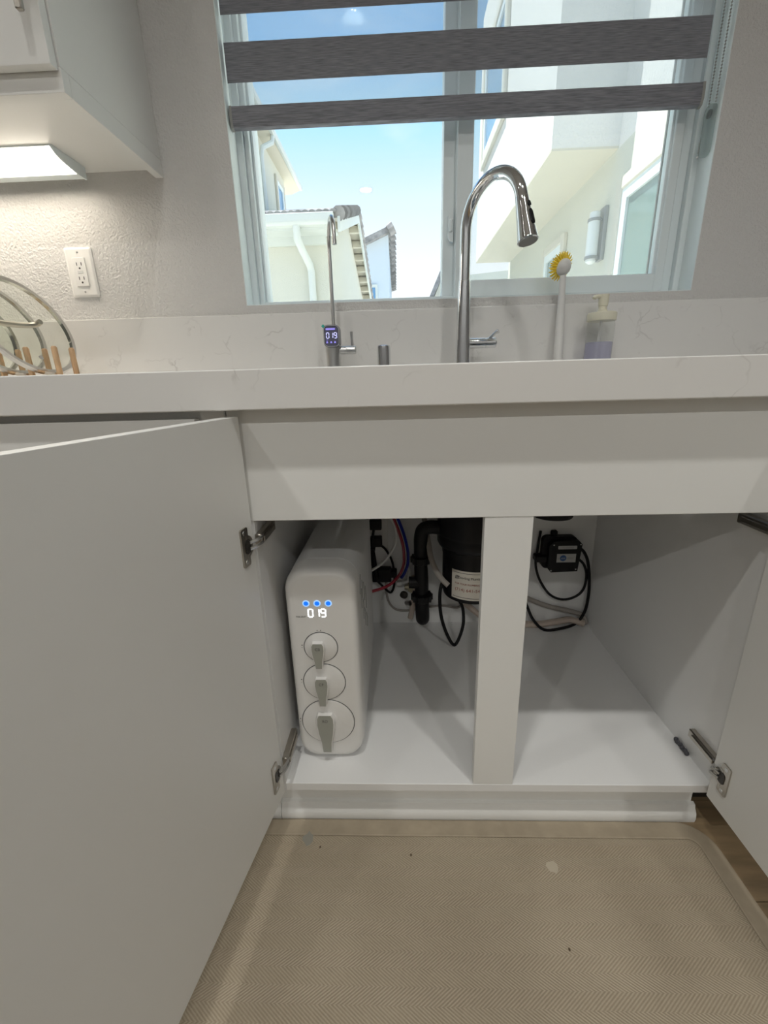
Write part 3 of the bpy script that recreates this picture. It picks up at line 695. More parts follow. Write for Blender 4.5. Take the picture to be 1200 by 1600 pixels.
DL_LABELS = ['white cylinder ceiling downlight above the sink left of the centre stile', 'white cylinder ceiling downlight above the right end of the sink cabinet', 'white cylinder ceiling downlight in front of the wall cabinet',
             'white cylinder ceiling downlight in the middle of the row far from the window', 'white cylinder ceiling downlight at the right end of the row far from the window', 'white cylinder ceiling downlight at the left end of the row far from the window']
for i, (x, y) in enumerate(DOWNLIGHTS):
    dz = .104 if i < 3 else .032
    t = thing('ceiling_downlight', (x, y, 2.75), DL_LABELS[i], 'light', 'ceiling downlights')
    bm = bmesh.new(); lathe(bm, [(.050, -.001), (.062, -.001), (.062, -dz), (.058, -dz), (.056, -.030)], (x, y, 2.75), n=32, caps=False); obj('shade', bm, VINYL, t)  # cylinder added in place of a recessed can, depth limits the light spread
    bm = bmesh.new(); lathe(bm, [(.056, -.030), (.0005, -.031)], (x, y, 2.75), n=32, caps=False); obj('lens', bm, LAMPLENS, t)
    ld = bpy.data.lights.new('downlight_lamp', 'AREA'); ld.shape = 'DISK'; ld.size = .105; ld.energy = NEAR_POWER if i < 3 else FAR_POWER; ld.color = (1.0, .985, .945)
    lo = bpy.data.objects.new('downlight_lamp', ld); C.objects.link(lo); lo.parent = t; lo.location = (0, 0, -.036)

# ------------------------------------------------------------------ water purifier
wp = thing('water_purifier', (.086, .26, ZF), 'slim white water purifier with three twist filters and blue lights, standing in the cabinet', 'water purifier')
pcx, pcz, pw, ph = .0862, .3418, .139, .4405
def rr_sec(y, ins, r=.044): return [(x, y, z) for x, z in rrect(pcx, pcz, pw - 2 * ins, ph - 2 * ins, r - ins, 10)]
bm = bmesh.new(); loft(bm, [rr_sec(.118, .0018), rr_sec(.121, .0), rr_sec(.462, .0), rr_sec(.470, .004), rr_sec(.473, .012)]); obj('shell', bm, PURE_B, wp)
bm = bmesh.new(); loft(bm, [rr_sec(.1165, .0003), rr_sec(.082, .0003), rr_sec(.070, .0022), rr_sec(.0630, .0065), rr_sec(.0605, .0125), rr_sec(.0600, .020)]); obj('front_cover', bm, PURE, wp)
bm = bmesh.new(); rbox(bm, .05, .12, .12, .46, ZF, ZF + .003); obj('foot_pad', bm, GREY, wp)
YF = .0600
for (x, z, r, pwid, plen, tx) in ((.0806, .398, .0332, .0238, .0555, 'CB'), (.0822, .3170, .0425, .0250, .0635, 'CF'), (.0838, .2190, .0545, .0340, .0930, 'RO')):
    bm = bmesh.new(); lathe(bm, [(r + .0006, -.001), (r + .0008, .0003), (r - .0006, .0004), (r - .0006, -.001)], (x, YF, z), (0, -1, 0), 44, caps=False); obj('dial_groove', bm, SLOT, wp)
    bm = bmesh.new(); lathe(bm, [(r - .0008, -.001), (r - .0012, .0018), (r * .8, .0035), (r * .5, .0060), (.0005, .0070)], (x, YF, z), (0, -1, 0), 44); dl_ = obj('filter_dial', bm, PURE, wp)
    # tapered grip: wide at top, narrow at the bottom
    def grip(w, s, y0): 
        top = z + (.0165 if r < .05 else .0270); return [(x - .004 + sx_ * w * s / 2, y0, top - t * plen) for sx_, t, w in [(-.72, 0, w), (.72, 0, w), (.97, .10, w), (1.0, .25, w), (.86, .50, w), (.60, .75, w), (.50, 1.0, w), (-.50, 1.0, w), (-.60, .75, w), (-.86, .50, w), (-1.0, .25, w), (-.97, .10, w)]]
    bm = bmesh.new(); loft(bm, [grip(pwid, 1.16, YF - .001), grip(pwid, 1.16, YF - .0125), grip(pwid, 1.08, YF - .0148)]); g = obj('grip', bm, PURE, dl_)
    bm = bmesh.new(); top = z + .0022
    loft(bm, [grip(pwid, .98, YF - .0147), grip(pwid, .96, YF - .0153)]); pd = obj('grip_pad', bm, GREYGREEN, dl_); pd['label'] = 'grey green grip inlay marked ' + tx
    text('filter_mark', tx, .0085, front_text(x - .004, YF - .0156, z + (.0045 if r < .05 else .0130)), GREYPRINT, dl_)
    bm = bmesh.new()
    for an, sz in ((1.52, .0010), (1.70, .0010), (3.02, .0012), (3.16, .0007)):
        lathe(bm, [(sz, 0), (sz, .0003)], (x + (r + .004) * math.cos(an), YF, z + (r + .004) * math.sin(an)), (0, -1, 0), 8)
    obj('position_dots', bm, GREYPRINT, wp)
for x in (.0587, .0798, .1012):
    bm = bmesh.new(); lathe(bm, [(.0068, 0), (.0066, .0003), (.0046, .0004)], (x, YF, .4937), (0, -1, 0), 20, caps=False); hl_ = obj('indicator_halo', bm, HALO, wp)
    bm = bmesh.new(); lathe(bm, [(.0048, .0002), (.0045, .0007), (.0005, .0008)], (x, YF, .4937), (0, -1, 0), 20); il = obj('indicator_light', bm, BLUELED, wp); il['label'] = 'glowing blue indicator light'
bm = bmesh.new(); digits(bm, '019', .0615, .4650, YF, .0088, .0165, .0023, .0034); obj('digits', bm, WHITELED, wp)
text('tds_text', 'TDS OUT', .0046, front_text(.0470, YF - .0004, .4655), GREYPRINT, wp)
XP = pcx + pw / 2
for pts_ in ([(.140, .515), (.130, .500), (.124, .478)], [(.150, .478), (.146, .455), (.150, .432)], [(.165, .490), (.172, .470), (.170, .445)], [(.176, .440), (.186, .415), (.184, .385)], [(.196, .470), (.212, .445), (.214, .415)], [(.206, .400), (.222, .375), (.222, .345)], [(.236, .440), (.250, .410), (.250, .375)], [(.248, .365), (.264, .340), (.262, .318)]):
    bm = bmesh.new(); tube(bm, [(XP, y, z) for y, z in pts_], .0009, 6, sm=3); obj('vent_slot', bm, SLOT, wp)

# ------------------------------------------------------------------ plumbing in the cabinet
dp = thing('garbage_disposer', (.445, .47, .29), 'black cylindrical garbage disposer with a paper label behind the stile', 'disposer')
bm = bmesh.new(); lathe(bm, [(.03, .295), (.072, .297), (.082, .303), (.085, .318), (.085, .425), (.0865, .43), (.0865, .445), (.096, .452), (.101, .462), (.101, .478), (.099, .482), (.099, .488), (.101, .492), (.101, .575), (.085, .60), (.05, .615), (.045, .672)], (.445, .47, 0), n=44); obj('body', bm, DISPOSER, dp)
bm = bmesh.new()
def cyl_pt(an, z, r): return Vector((.445 + r * math.sin(an), .47 - r * math.cos(an), z))
def cyl_patch(a0, a1, z0, z1, r, n, m, parent, name):
    bm = bmesh.new(); A = [bm.verts.new(cyl_pt(a0 + (a1 - a0) * k / n, z0, r)) for k in range(n + 1)]; B = [bm.verts.new(cyl_pt(a0 + (a1 - a0) * k / n, z1, r)) for k in range(n + 1)]
    for k in range(n): bm.faces.new((A[k], A[k + 1], B[k + 1], B[k])).smooth = True
    return obj(name, bm, m, parent)
lb = cyl_patch(-.86, .55, .315, .400, .0856, 20, LABEL, dp, 'label')
for (z0, z1) in ((.3205, .3218), (.3930, .3943)): cyl_patch(-.80, .50, z0, z1, .0860, 16, INK, lb, 'label_border')
def cyl_text(body, size, z, a0, m, nm, sp=1.0):
    a = a0
    bmx = bmesh.new()
    cu = bpy.data.curves.new('t', 'FONT'); cu.body = body; cu.size = size; cu.extrude = 0; cu.align_x = 'LEFT'; cu.align_y = 'CENTER'; cu.space_character = sp
    to = bpy.data.objects.new('t', cu); C.objects.link(to); dg = bpy.context.evaluated_depsgraph_get(); me = bpy.data.meshes.new_from_object(to.evaluated_get(dg))
    bpy.data.objects.remove(to); bpy.data.curves.remove(cu)
    for v in me.vertices:
        q = cyl_pt(a0 + v.co.x / .0862, z + v.co.y, .0863); v.co = q - root_loc(dp)
    me.materials.clear(); me.materials.append(m); o = bpy.data.objects.new(nm, me); C.objects.link(o); o.parent = lb
cyl_text('Sterling Plumbing, Inc.', .0100, .3800, -.60, INK, 'label_name')
cyl_text('FOR YOUR PLUMBING NEEDS', .0070, .3615, -.73, INKR, 'label_line', 1.0)
cyl_text('(714) 641-5480', .0128, .3440, -.73, INKR, 'label_phone', 1.05)
bm = bmesh.new()
for k in range(3):
    a = -.735 + k * .045; P_ = [cyl_pt(a + .0, .3745, .0862), cyl_pt(a + .028, .3745, .0862), cyl_pt(a + .058, .3855, .0862), cyl_pt(a + .030, .3855, .0862)]
    f = bm.faces.new([bm.verts.new(p) for p in P_])
obj('label_emblem', bm, INK, lb)
bm = bmesh.new(); tube(bm, [(.300, .53, .56), (.312, .50, .50), (.3185, .455, .455), (.3235, .425, .425), (.337, .405, .395), (.352, .388, .378), (.366, .379, .366)], .0075, 9, sm=4); dh_ = obj('inlet_hose', bm, HOSE, dp); dh_['label'] = 'grey hose wrapping the left of the disposer'
dw = thing('drain_trap', (.30, .47, .19), 'black plastic P-trap drain pipe beside the disposer', 'pipe')
bm = bmesh.new(); tube(bm, [(.352, .462, .500), (.325, .462, .503), (.304, .461, .496), (.2975, .460, .474), (.2970, .460, .44), (.2970, .460, .39)], .0195, 16, sm=5); obj('elbow', bm, BLACK, dw)
bm = bmesh.new(); tube(bm, [(.297, .460, .40), (.2975, .460, .335), (.299, .461, .285)], .0185, 16); tube(bm, [(.2965, .460, .335), (.263, .462, .335)], .0175, 14); obj('tee', bm, BLACK, dw)
bm = bmesh.new(); tube(bm, [(.300, .460, .292), (.3015, .462, .245), (.303, .474, .212), (.304, .500, .200), (.304, .526, .212), (.304, .538, .245), (.304, .540, .30), (.304, .560, .325), (.304, .597, .330)], .0205, 16, sm=5); obj('u_bend', bm, BLACK, dw)
for (x, y, z, r, h) in ((.297, .460, .396, .0265, .024), (.300, .460, .278, .029, .024)):
    bm = bmesh.new(); lathe(bm, [(r - .004, 0), (r, .003), (r, h - .003), (r - .004, h)], (x, y, z), n=20)
    for k in range(10): a = 2 * PI * k / 10; rbox(bm, x + r * math.cos(a) - .0025, x + r * math.cos(a) + .0025, y + r * math.sin(a) - .0025, y + r * math.sin(a) + .0025, z + .003, z + h - .003)
    obj('slip_nut', bm, BLACK, dw)
def cord(name, pts, r, m, label, cat, sm=5, n=8):
    bm = bmesh.new(); tube(bm, pts, r, n, sm=sm); return tag(obj(name, bm, m, at=pts[0]), label, cat)
cord('water_line', [(.148, .5, .353), (.181, .51, .371), (.206, .52, .395), (.224, .53, .428), (.228, .53, .464), (.218, .53, .498), (.194, .53, .538)], .0042, WHITET, 'white water tube curving beside the purifier', 'tube')
cord('water_line', [(.217, .53, .547), (.235, .535, .502), (.251, .54, .454), (.262, .545, .4), (.262, .55, .356), (.252, .55, .324), (.241, .55, .306)], .0046, BLUET, 'blue water tube hanging at the back of the cabinet', 'tube')
cord('water_line', [(.15, .5, .287), (.184, .515, .290), (.212, .53, .299), (.236, .537, .324), (.249, .537, .358), (.2505, .536, .396), (.244, .531, .44), (.224, .531, .501), (.206, .531, .544)], .0046, REDT, 'red water tube curving down toward the purifier', 'tube')
cord('grey_line', [(.195, .585, .293), (.193, .585, .236), (.201, .588, .199), (.221, .588, .176), (.256, .588, .170), (.308, .590, .177), (.37, .590, .186), (.422, .590, .178), (.453, .590, .194), (.491, .590, .163)], .0036, HOSE, 'thin grey line sagging along the cabinet back', 'tube')
cord('drain_hose', [(.594, .58, .238), (.65, .585, .21), (.711, .585, .184), (.782, .582, .167), (.820, .575, .155), (.833, .57, .128)], .0085, HOSE, 'grey drain hose sloping across the right back corner', 'hose')
cord('drain_hose', [(.560, .57, .132), (.617, .565, .132), (.671, .560, .132), (.738, .565, .138), (.78, .565, .145), (.822, .560, .134)], .0105, BEIGE, 'beige hose lying on the cabinet floor at the back right', 'hose')
cord('drain_hose', [(.275, .575, .30), (.283, .56, .25), (.275, .55, .20), (.268, .55, .165)], .0085, BEIGE, 'beige capped pipe stub hanging left of the P-trap', 'hose')
cord('drain_hose', [(.400, .57, .235), (.435, .565, .215), (.470, .56, .185), (.500, .56, .160)], .0100, BEIGE, 'beige hose slanting behind the loop of the disposer cord', 'hose')
pa = thing('power_adapter', (.185, .57, .26), 'black power adapter hanging low on the cabinet back', 'adapter')
bm = bmesh.new(); rbox(bm, .150, .210, .562, .596, .285, .328, r=.004); rbox(bm, .198, .228, .566, .596, .298, .320, r=.003); obj('case', bm, BLACK, pa)
co_ = thing('cabinet_outlet', (.165, .597, .43), 'outlet on the cabinet back wall with black plugs in it', 'outlet')
bm = bmesh.new(); loft(bm, [[(x, y, z) for x, z in rrect(.166, .445, w, h, .004, 3)] for y, w, h in ((.5971, .072, .116), (.594, .072, .116), (.592, .066, .110))]); obj('cover_plate', bm, PURE, co_)
for z in (.474, .418):
    bm = bmesh.new(); rbox(bm, .147, .184, .566, .5925, z - .016, z + .016, r=.004); tube(bm, [(.160, .572, z - .01), (.156, .568, z - .035), (.152, .566, z - .075)], .0042, 8); obj('plug', bm, BLACK, co_)
sv = thing('shutoff_valve', (.250, .57, .23), 'small brass shutoff valve with dark handle at the cabinet back', 'valve')
bm = bmesh.new(); tube(bm, [(.272, .596, .260), (.272, .560, .260)], .0105, 12); tube(bm, [(.252, .565, .268), (.295, .565, .262)], .0085, 10); obj('valve_body', bm, BRASS, sv)
bm = bmesh.new(); lathe(bm, [(.006, 0), (.0125, .004), (.0125, .012), (.005, .016)], (.251, .556, .250), (-.3, -1, -.2), 14); obj('valve_handle', bm, NICKEL_D, sv)
bm = bmesh.new(); rbox(bm, .226, .244, .556, .572, .276, .289, r=.002, seg=1); tube(bm, [(.244, .564, .283), (.262, .566, .290), (.266, .566, .315), (.262, .567, .335)], .0065, 10, sm=3); obj('white_fitting', bm, WHITET, sv)
bm = bmesh.new(); lathe(bm, [(.008, 0), (.009, .003), (.009, .018), (.006, .020)], (.256, .556, .216), (.6, -.6, .3), 12); obj('compression_nut', bm, STEEL, sv)

# switch box
sb = thing('switch_box', (.735, .597, .36), 'black square switch module with white label on the cabinet back wall', 'switch box')
bm = bmesh.new(); prism(bm, [(x, .5969, z) for x, z in rrect(.7285, .374, .104, .104, .016, 5)], (0, -.022, 0)); rbox(bm, .703, .722, .582, .5969, .426, .442, r=.003, seg=1); obj('back_plate', bm, BLACK, sb)
bm = bmesh.new()
cpts = [(.690, .330), (.7005, .3165), (.7805, .3200), (.7875, .4080), (.7765, .4200), (.7025, .4160), (.6905, .405)]
prism(bm, [(x, .5749, z) for x, z in cpts], (0, -.020, 0)); bx_ = obj('case', bm, BLACK, sb)
for (x, z) in ((.703, .4065), (.7825, .4075), (.7005, .3225), (.7750, .3265)):
    bm = bmesh.new(); lathe(bm, [(.0022, 0), (.0022, .0006), (.0006, .001)], (x, .5549, z), (0, -1, 0), 10); obj('screw', bm, WHITET, bx_)
bm = bmesh.new(); prism(bm, [(x, .5548, z) for x, z in rrect(.7440, .3985, .0560, .0110, .002, 3)], (0, -.0005, 0)); obj('upper_sticker', bm, FOIL, bx_)
text('upper_print', 'The sinkerator', .0060, front_text(.744, .5539, .3985), GREY, bx_)
bm = bmesh.new(); rbox(bm, .7145, .7715, .5543, .5548, .3500, .3780); obj('logo_sticker', bm, FOIL, bx_)
bm = bmesh.new(); lathe(bm, [(.0098, 0), (.0096, .0003)], (.7335, .5542, .3640), (0, -1, 0), 24); obj('logo_disc', bm, INKB, bx_)
text('logo_print', 'sink', .0080, front_text(.7335, .5536, .3640), FOIL, bx_)
text('logo_print', 'in', .0075, front_text(.7205, .5539, .3635), GREY, bx_); text('logo_print', 'erator', .0075, front_text(.7555, .5539, .3645), GREY, bx_)
bm = bmesh.new(); rbox(bm, .655, .6905, .565, .596, .345, .366, r=.003, seg=1); obj('plug', bm, BLACK, sb)

bm = bmesh.new(); tube(bm, [(.362, .440, .36), (.356, .44, .341), (.349, .43, .31), (.353, .43, .248), (.37, .44, .183), (.393, .45, .134), (.409, .46, .143), (.426, .48, .185), (.426, .5, .228), (.412, .5, .261), (.41, .5, .292)], .0048, 8, sm=5); pc_ = obj('power_cord', bm, BLACK_R, dp); pc_['label'] = 'black power cord looping down under the disposer'
bm = bmesh.new(); tube(bm, [(.160, .57, .293), (.186, .575, .261), (.206, .575, .243), (.218, .575, .268), (.219, .575, .312), (.212, .58, .354), (.193, .585, .389), (.176, .588, .402)], .0036, 8, sm=5); pc_ = obj('power_cord', bm, BLACK_R, pa); pc_['label'] = 'black cord of the power adapter behind the purifier'
bm = bmesh.new(); tube(bm, [(.152, .560, .40), (.157, .556, .36), (.160, .557, .330), (.166, .558, .300)], .0085, 8, sm=5); pc_ = obj('power_cord', bm, BLACK_R, co_); pc_['label'] = 'thick black cord running down from the cabinet outlet'
bm = bmesh.new(); tube(bm, [(.784, .564, .3925), (.797, .56, .380), (.81, .555, .348), (.822, .557, .282), (.826, .56, .224), (.820, .56, .174), (.798, .56, .135), (.746, .545, .126), (.691, .538, .1262), (.658, .548, .156), (.643, .57, .19), (.618, .585, .258)], .0046, 8, sm=5); pc_ = obj('power_cord', bm, BLACK_R, sb); pc_['label'] = 'black cord making the larger loop below the switch module'
bm = bmesh.new(); tube(bm, [(.783, .568, .357), (.802, .563, .338), (.8145, .565, .301), (.8145, .572, .252), (.793, .572, .225), (.754, .572, .214), (.712, .572, .231), (.679, .572, .276), (.663, .576, .318), (.660, .58, .348)], .0040, 8, sm=5); pc_ = obj('power_cord', bm, BLACK_R, sb); pc_['label'] = 'black cord making the smaller loop below the switch module'
bm = bmesh.new(); tube(bm, [(.672, .59, .44), (.668, .59, .40), (.664, .585, .366)], .0040, 8, sm=5); pc_ = obj('power_cord', bm, BLACK_R, sb); pc_['label'] = 'short black lead rising from the plug left of the switch module'

# rubber cable clip on the cabinet floor
kc = thing('cable_clip', (.836, .088, ZF), 'small dark rubber clip lying on the cabinet floor by the right wall', 'clip')
bm = bmesh.new()
for k in range(6):
    y = .108 - k * .0075; ball(bm, (.8365 - .0015 * (k % 2), y, ZF + .0052), .0050, u=8, v=6, sc=(1.0, .9, 1.0))
bm2 = [(.8395, .110, ZF + .003), (.833, .100, ZF + .006), (.838, .088, ZF + .005), (.833, .078, ZF + .006), (.837, .068, ZF + .003)]
tube(bm, bm2, .0030, 7, sm=4); obj('body', bm, pm('clip_grey', (.07, .07, .08), .6), kc)

# ------------------------------------------------------------------ floor mat
MX0, MX1, MY0, MY1 = -.75, .852, -1.1, .0155
def mat_poly(ins, z):
    pts = []
    for (cx, cy, a0) in ((MX1 - .055, MY1 - .055, 0), (MX0 + .055, MY1 - .055, PI / 2), (MX0 + .055, MY0 + .055, PI), (MX1 - .055, MY0 + .055, 1.5 * PI)):
        for k in range(9):
            a = a0 + PI / 2 * k / 8; r = max(.055 - ins, .002); pts.append((cx + r * math.cos(a), cy + r * math.sin(a), z))
    return pts
fm = thing('floor_mat', (.1, -.5, 0), 'beige herringbone cushioned floor mat in front of the sink cabinet', 'mat')
bm = bmesh.new(); loft(bm, [mat_poly(0, .0003), mat_poly(0, .003), mat_poly(.006, .0065), mat_poly(.034, .0095), mat_poly(.036, .0088), mat_poly(.038, .0088)], caps=False)
obj('border', bm, MATB, fm)
bm = bmesh.new(); loft(bm, [mat_poly(.038, .0002), mat_poly(.0385, .0088), mat_poly(.042, .0102)]); obj('mat_top', bm, MATV, fm)
def blot(cx, cy, r, m, nm, seed, sy=1.0):
    rnd = random.Random(seed); bm = bmesh.new()
    vs = [bm.verts.new((cx + r * (1 + rnd.uniform(-.3, .3)) * math.cos(a), cy + sy * r * (1 + rnd.uniform(-.3, .3)) * math.sin(a), .01045)) for a in [2 * PI * k / 11 for k in range(11)]]
    bm.faces.new(vs); o = obj(nm, bm, m, fm); return o
s_ = blot(.0435, -.030, .0105, STAIN, 'stain', 3, 1.2); s_['label'] = 'grey scuffed spot'
s_ = blot(.515, -.078, .010, STAIN2, 'stain', 5); s_['label'] = 'pale smudge'
for i, (x, y) in enumerate(((.25, -.06), (.07, -.047), (.50, -.20), (-.04, -.315), (.53, -.345), (.215, -.293))): 
    bm = bmesh.new(); ball(bm, (x, y, .0112), .0019, u=6, v=4, sc=(1, 1.4, .6)); obj('crumb', bm, CRUMB, fm)

# ------------------------------------------------------------------ outside
tag(box('ground', GROUND, None, -40, 40, .9, 80, -.35, -.25, at=(0, 20, -.25)), 'pale concrete ground outside the kitchen window', 'ground')

def ext_window(parent, x, y0, y1, z0, z1, sgn, pane_m, trim=.10):
    """window in an x = const wall whose outside faces sgn"""
    bm = bmesh.new(); a, b_ = sorted((x, x + sgn * .05))
    rbox(bm, a, b_, y0 - trim, y0, z0 - trim, z1 + trim, r=.01, seg=1); rbox(bm, a, b_, y1, y1 + trim, z0 - trim, z1 + trim, r=.01, seg=1)
    rbox(bm, a, b_, y0, y1, z1, z1 + trim, r=.01, seg=1); rbox(bm, a, b_, y0, y1, z0 - trim, z0, r=.01, seg=1)
    w = obj('window', bm, TRIMX, parent)
    bm = bmesh.new(); f = .085; a, b_ = sorted((x, x + sgn * .035))
    rbox(bm, a, b_, y0, y0 + f, z0, z1); rbox(bm, a, b_, y1 - f, y1, z0, z1); rbox(bm, a, b_, y0 + f, y1 - f, z1 - f, z1); rbox(bm, a, b_, y0 + f, y1 - f, z0, z0 + f)
    obj('window_frame', bm, VINYL, w)
    a, b_ = sorted((x + sgn * .004, x + sgn * .012)); bm = bmesh.new(); rbox(bm, a, b_, y0 + f, y1 - f, z0 + f, z1 - f); obj('pane', bm, pane_m, w)
    return w
nh = thing('neighbour_house', (2.4, 4.5, -.25), 'cream stucco house close outside on the right with an overhanging upper floor', 'house')
box('lower_wall', STUCCO, nh, 2.20, 3.6, 1.26, 7.70, -.25, 2.772)
box('upper_wall', STUCCO_W, nh, 2.20, 3.6, 1.26, 7.70, 2.772, 6.0)
box('upper_bay', STUCCO_W, nh, 1.62, 2.20, 3.87, 7.60, 2.790, 6.0)
box('soffit', SOFFIT, nh, 1.622, 2.20, 3.872, 7.598, 2.772, 2.790)
ext_window(nh, 2.20, 2.30, 3.63, .90, 2.38, -1, EXGLASS)
ext_window(nh, 2.20, 5.02, 5.62, .30, 2.36, -1, EXGLASS, .09)
ext_window(nh, 1.62, 5.85, 7.10, 4.03, 5.2, -1, EXGLASS_B, .10)
lt = thing('wall_lantern', (2.2, 4.02, 2.1), 'white cylindrical wall lantern on the stucco wall outside the right pane', 'lamp')
box('back_plate', BRONZE, lt, 2.165, 2.199, 3.93, 4.04, 1.93, 2.37, r=.004, seg=1)
bm = bmesh.new(); lathe(bm, [(.052, 1.965), (.052, 2.27)], (2.10, 3.985, 0), n=20); obj('glass_shade', bm, FROST, lt)
for z in (1.945, 2.255):
    bm = bmesh.new(); lathe(bm, [(.058, z), (.058, z + .025)], (2.10, 3.985, 0), n=20); rbox(bm, 2.10, 2.17, 3.965, 4.005, z, z + .02); obj('bracket', bm, BRONZE, lt)
bm = bmesh.new(); lathe(bm, [(.045, 2.27), (.045, 2.33), (.02, 2.34)], (2.10, 3.985, 0), n=20); lathe(bm, [(.02, 1.905), (.045, 1.925), (.045, 1.95)], (2.10, 3.985, 0), n=16); obj('cap', bm, FROST, lt)

def tile_rows(bm, p0, p1, drop, up, n, r=.06, ln=1, mi=0):
    """barrel tiles side by side from p0 to p1, each running along the vector `up`"""
    p0 = Vector(p0); p1 = Vector(p1); up = Vector(up)
    for k in range(n):
        c = p0 + (p1 - p0) * ((k + .5) / n); w = (p1 - p0) / n * .5
        nn = w.cross(up).normalized()
        if nn.z < 0: nn = -nn
        A = []; B = []
        for j in range(7):
            a = PI * j / 6; off = -w * math.cos(a) + nn * (w.length * .8 * math.sin(a))
            A.append(bm.verts.new(c + off)); B.append(bm.verts.new(c + up + off))
        for j in range(6):
            f = bm.faces.new((A[j], A[j + 1], B[j + 1], B[j])); f.smooth = True
        bm.faces.new(A)

ga = thing('garage', (-1.6, 8, -.25), 'cream stucco building with grey tile roof and white gutter outside the left pane', 'building')
gx = -.70
bm = bmesh.new()
prism(bm, [(gx, 6.0, -.25), (gx, 13.2, -.25), (gx, 13.2, 3.0), (gx, 9.15, 3.98), (gx, 6.0, 2.86)], (-1.5, 0, 0)); obj('walls', bm, STUCCO, ga)
re_ = -.50
e0 = Vector((re_, 5.72, 2.93)); rg = Vector((re_, 9.15, 4.09)); bk = Vector((re_, 13.4, 3.22))
bm = bmesh.new(); prism(bm, [e0, rg, bk, bk + Vector((0, 0, -.04)), rg + Vector((0, 0, -.05)), e0 + Vector((0, 0, -.04))], (-1.7, 0, 0)); obj('roof_deck', bm, SOFFIT, ga)
bm = bmesh.new(); tile_rows(bm, e0 + Vector((0, -.06, .05)), e0 + Vector((-1.7, -.06, .05)), 0, rg - e0, 19); t_ = obj('roof_tiles', bm, TILE, ga); t_['kind'] = 'stuff'
bm = bmesh.new(); dv = rg - e0
for k in range(9):
    a = e0 + dv * (k / 9); b_ = e0 + dv * ((k + .55) / 9); tube(bm, [a + Vector((.02, 0, .05)), b_ + Vector((.02, 0, .05))], .06, 10, radii=[.088, .06])
dv = bk - rg
for k in range(15):
    a = rg + dv * (k / 15); b_ = rg + dv * ((k + .96) / 15); tube(bm, [b_ + Vector((.02, 0, .045)), a + Vector((.02, 0, .045))], .06, 8, radii=[.072, .05])
t_ = obj('rake_tiles', bm, TILE, ga); t_['kind'] = 'stuff'
bm = bmesh.new()
prism(bm, [e0 + Vector((0, 0, .02)), rg + Vector((0, 0, .02)), rg + Vector((0, 0, -.17)), e0 + Vector((0, 0, -.16))], (.035, 0, 0)); prism(bm, [rg + Vector((0, 0, .02)), bk + Vector((0, 0, .02)), bk + Vector((0, 0, -.17)), rg + Vector((0, 0, -.17))], (.035, 0, 0)); obj('rake_board', bm, FASCIA, ga)
bm = bmesh.new()
for k in range(7):
    q = rg + (bk - rg) * (k + .6) / 7.5 - Vector((.0, 0, .16)); rbox(bm, gx + .005, re_ - .001, q.y - .05, q.y + .05, q.z - .02, q.z + .10)
for k in range(3):
    q = e0 + (rg - e0) * (k + .6) / 3.4 - Vector((.0, 0, .15)); rbox(bm, gx + .005, re_ - .001, q.y - .05, q.y + .05, q.z - .02, q.z + .10)
obj('lookouts', bm, SOFFIT, ga)
bm = bmesh.new()
gp = [(0, 5.60, 2.965), (0, 5.58, 2.955), (0, 5.585, 2.88), (0, 5.625, 2.835), (0, 5.70, 2.830), (0, 5.70, 2.965)]
prism(bm, [(re_ - .04, y, z) for _, y, z in gp], (-1.66, 0, 0)); rbox(bm, -2.2, re_ - .03, 5.70, 5.99, 2.80, 2.83); rbox(bm, -2.2, gx + .001, 5.94, 5.999, 2.70, 2.80); obj('gutter', bm, FASCIA, ga)
bm = bmesh.new(); tube(bm, [(-1.03, 5.66, 2.84), (-1.03, 5.68, 2.70), (-1.00, 5.76, 2.60), (-.93, 5.90, 2.44), (-.92, 5.93, 2.36), (-.92, 5.93, 1.0), (-.92, 5.93, -.2)], .05, 10); obj('downspout', bm, FASCIA, ga)

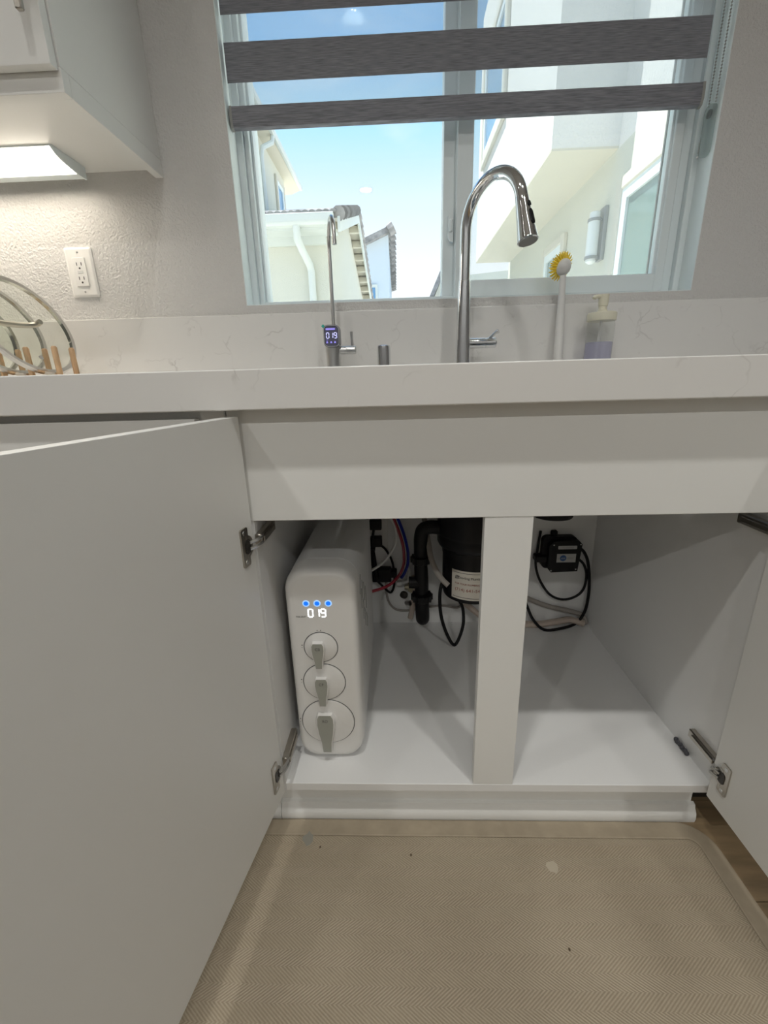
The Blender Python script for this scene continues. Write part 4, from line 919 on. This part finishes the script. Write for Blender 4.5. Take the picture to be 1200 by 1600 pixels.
hcx = thing('two_storey_house', (-4, 9, -.25), 'tall pale house at the far left of the window with a downspout at its corner', 'house')
bm = bmesh.new(); rbox(bm, -6.5, -2.25, 7.0, 10.7, -.25, 5.30); obj('walls', bm, STUCCO, hcx)
bm = bmesh.new(); prism(bm, [(-2.03, 6.9, 5.46), (-2.03, 6.9, 5.36), (-2.25, 6.9, 5.28), (-6.5, 6.9, 5.28), (-6.5, 6.9, 6.8), (-4.2, 6.9, 6.8)], (0, 4.55, 0)); obj('roof', bm, SOFFIT, hcx)
bm = bmesh.new(); rbox(bm, -2.05, -1.97, 6.9, 11.45, 5.34, 5.46, r=.02, seg=1); obj('gutter', bm, FASCIA, hcx)
bm = bmesh.new(); tube(bm, [(-2.02, 9.0, 5.36), (-2.03, 8.95, 5.22), (-2.17, 8.75, 5.06), (-2.19, 8.70, 4.9), (-2.19, 8.70, 4.6), (-2.19, 8.70, -.2)], .045, 8); obj('downspout', bm, FASCIA, hcx)
ext_window(hcx, -2.25, 9.90, 10.45, 3.5, 5.02, 1, EXGLASS_B, .07)

hb_ = thing('far_house', (-1.2, 22, -.25), 'distant blue-grey house with a sloped dark roof in the middle of the left pane', 'house')
bm = bmesh.new(); prism(bm, [(-4, 20.2, -.25), (-.03, 20.2, -.25), (-.03, 20.2, 6.95), (-4, 20.2, 5.30)], (0, 12, 0)); obj('walls', bm, STUCCO_B, hb_)
bm = bmesh.new(); prism(bm, [(-4.2, 19.9, 5.45), (.14, 19.9, 7.15), (.14, 19.9, 6.92), (-4.2, 19.9, 5.22)], (0, 12.6, 0)); obj('roof', bm, TILE, hb_)
bm = bmesh.new()
for k in range(16): tube(bm, [(-.02, 20.0 + k * .78, 6.93), (.20, 20.0 + k * .78, 7.05)], .24, 8, radii=[.22, .26])
t_ = obj('roof_tiles', bm, TILE, hb_); t_['kind'] = 'stuff'
bm = bmesh.new(); rbox(bm, -1.2, -.55, 20.12, 20.2, 2.9, 4.95); w_ = obj('window', bm, FASCIA, hb_)
bm = bmesh.new(); rbox(bm, -1.1, -.65, 20.09, 20.12, 3.0, 4.82); obj('pane', bm, EXGLASS_B, w_)

hd_ = thing('distant_gable', (3.2, 25, -.25), 'small distant house corner with tan roof at the right edge of the left pane', 'house')
bm = bmesh.new(); prism(bm, [(2.35, 25, -.25), (7, 25, -.25), (7, 25, 6.4), (2.75, 25, 6.1), (2.35, 25, 5.2)], (0, 6, 0)); obj('walls', bm, STUCCO, hd_)
bm = bmesh.new(); prism(bm, [(1.95, 24.7, 4.9), (2.60, 24.7, 6.35), (3.2, 24.7, 6.75), (3.2, 24.7, 6.5), (2.75, 24.7, 6.15), (2.15, 24.7, 4.85)], (0, 6.5, 0)); obj('roof', bm, TILE, hd_)
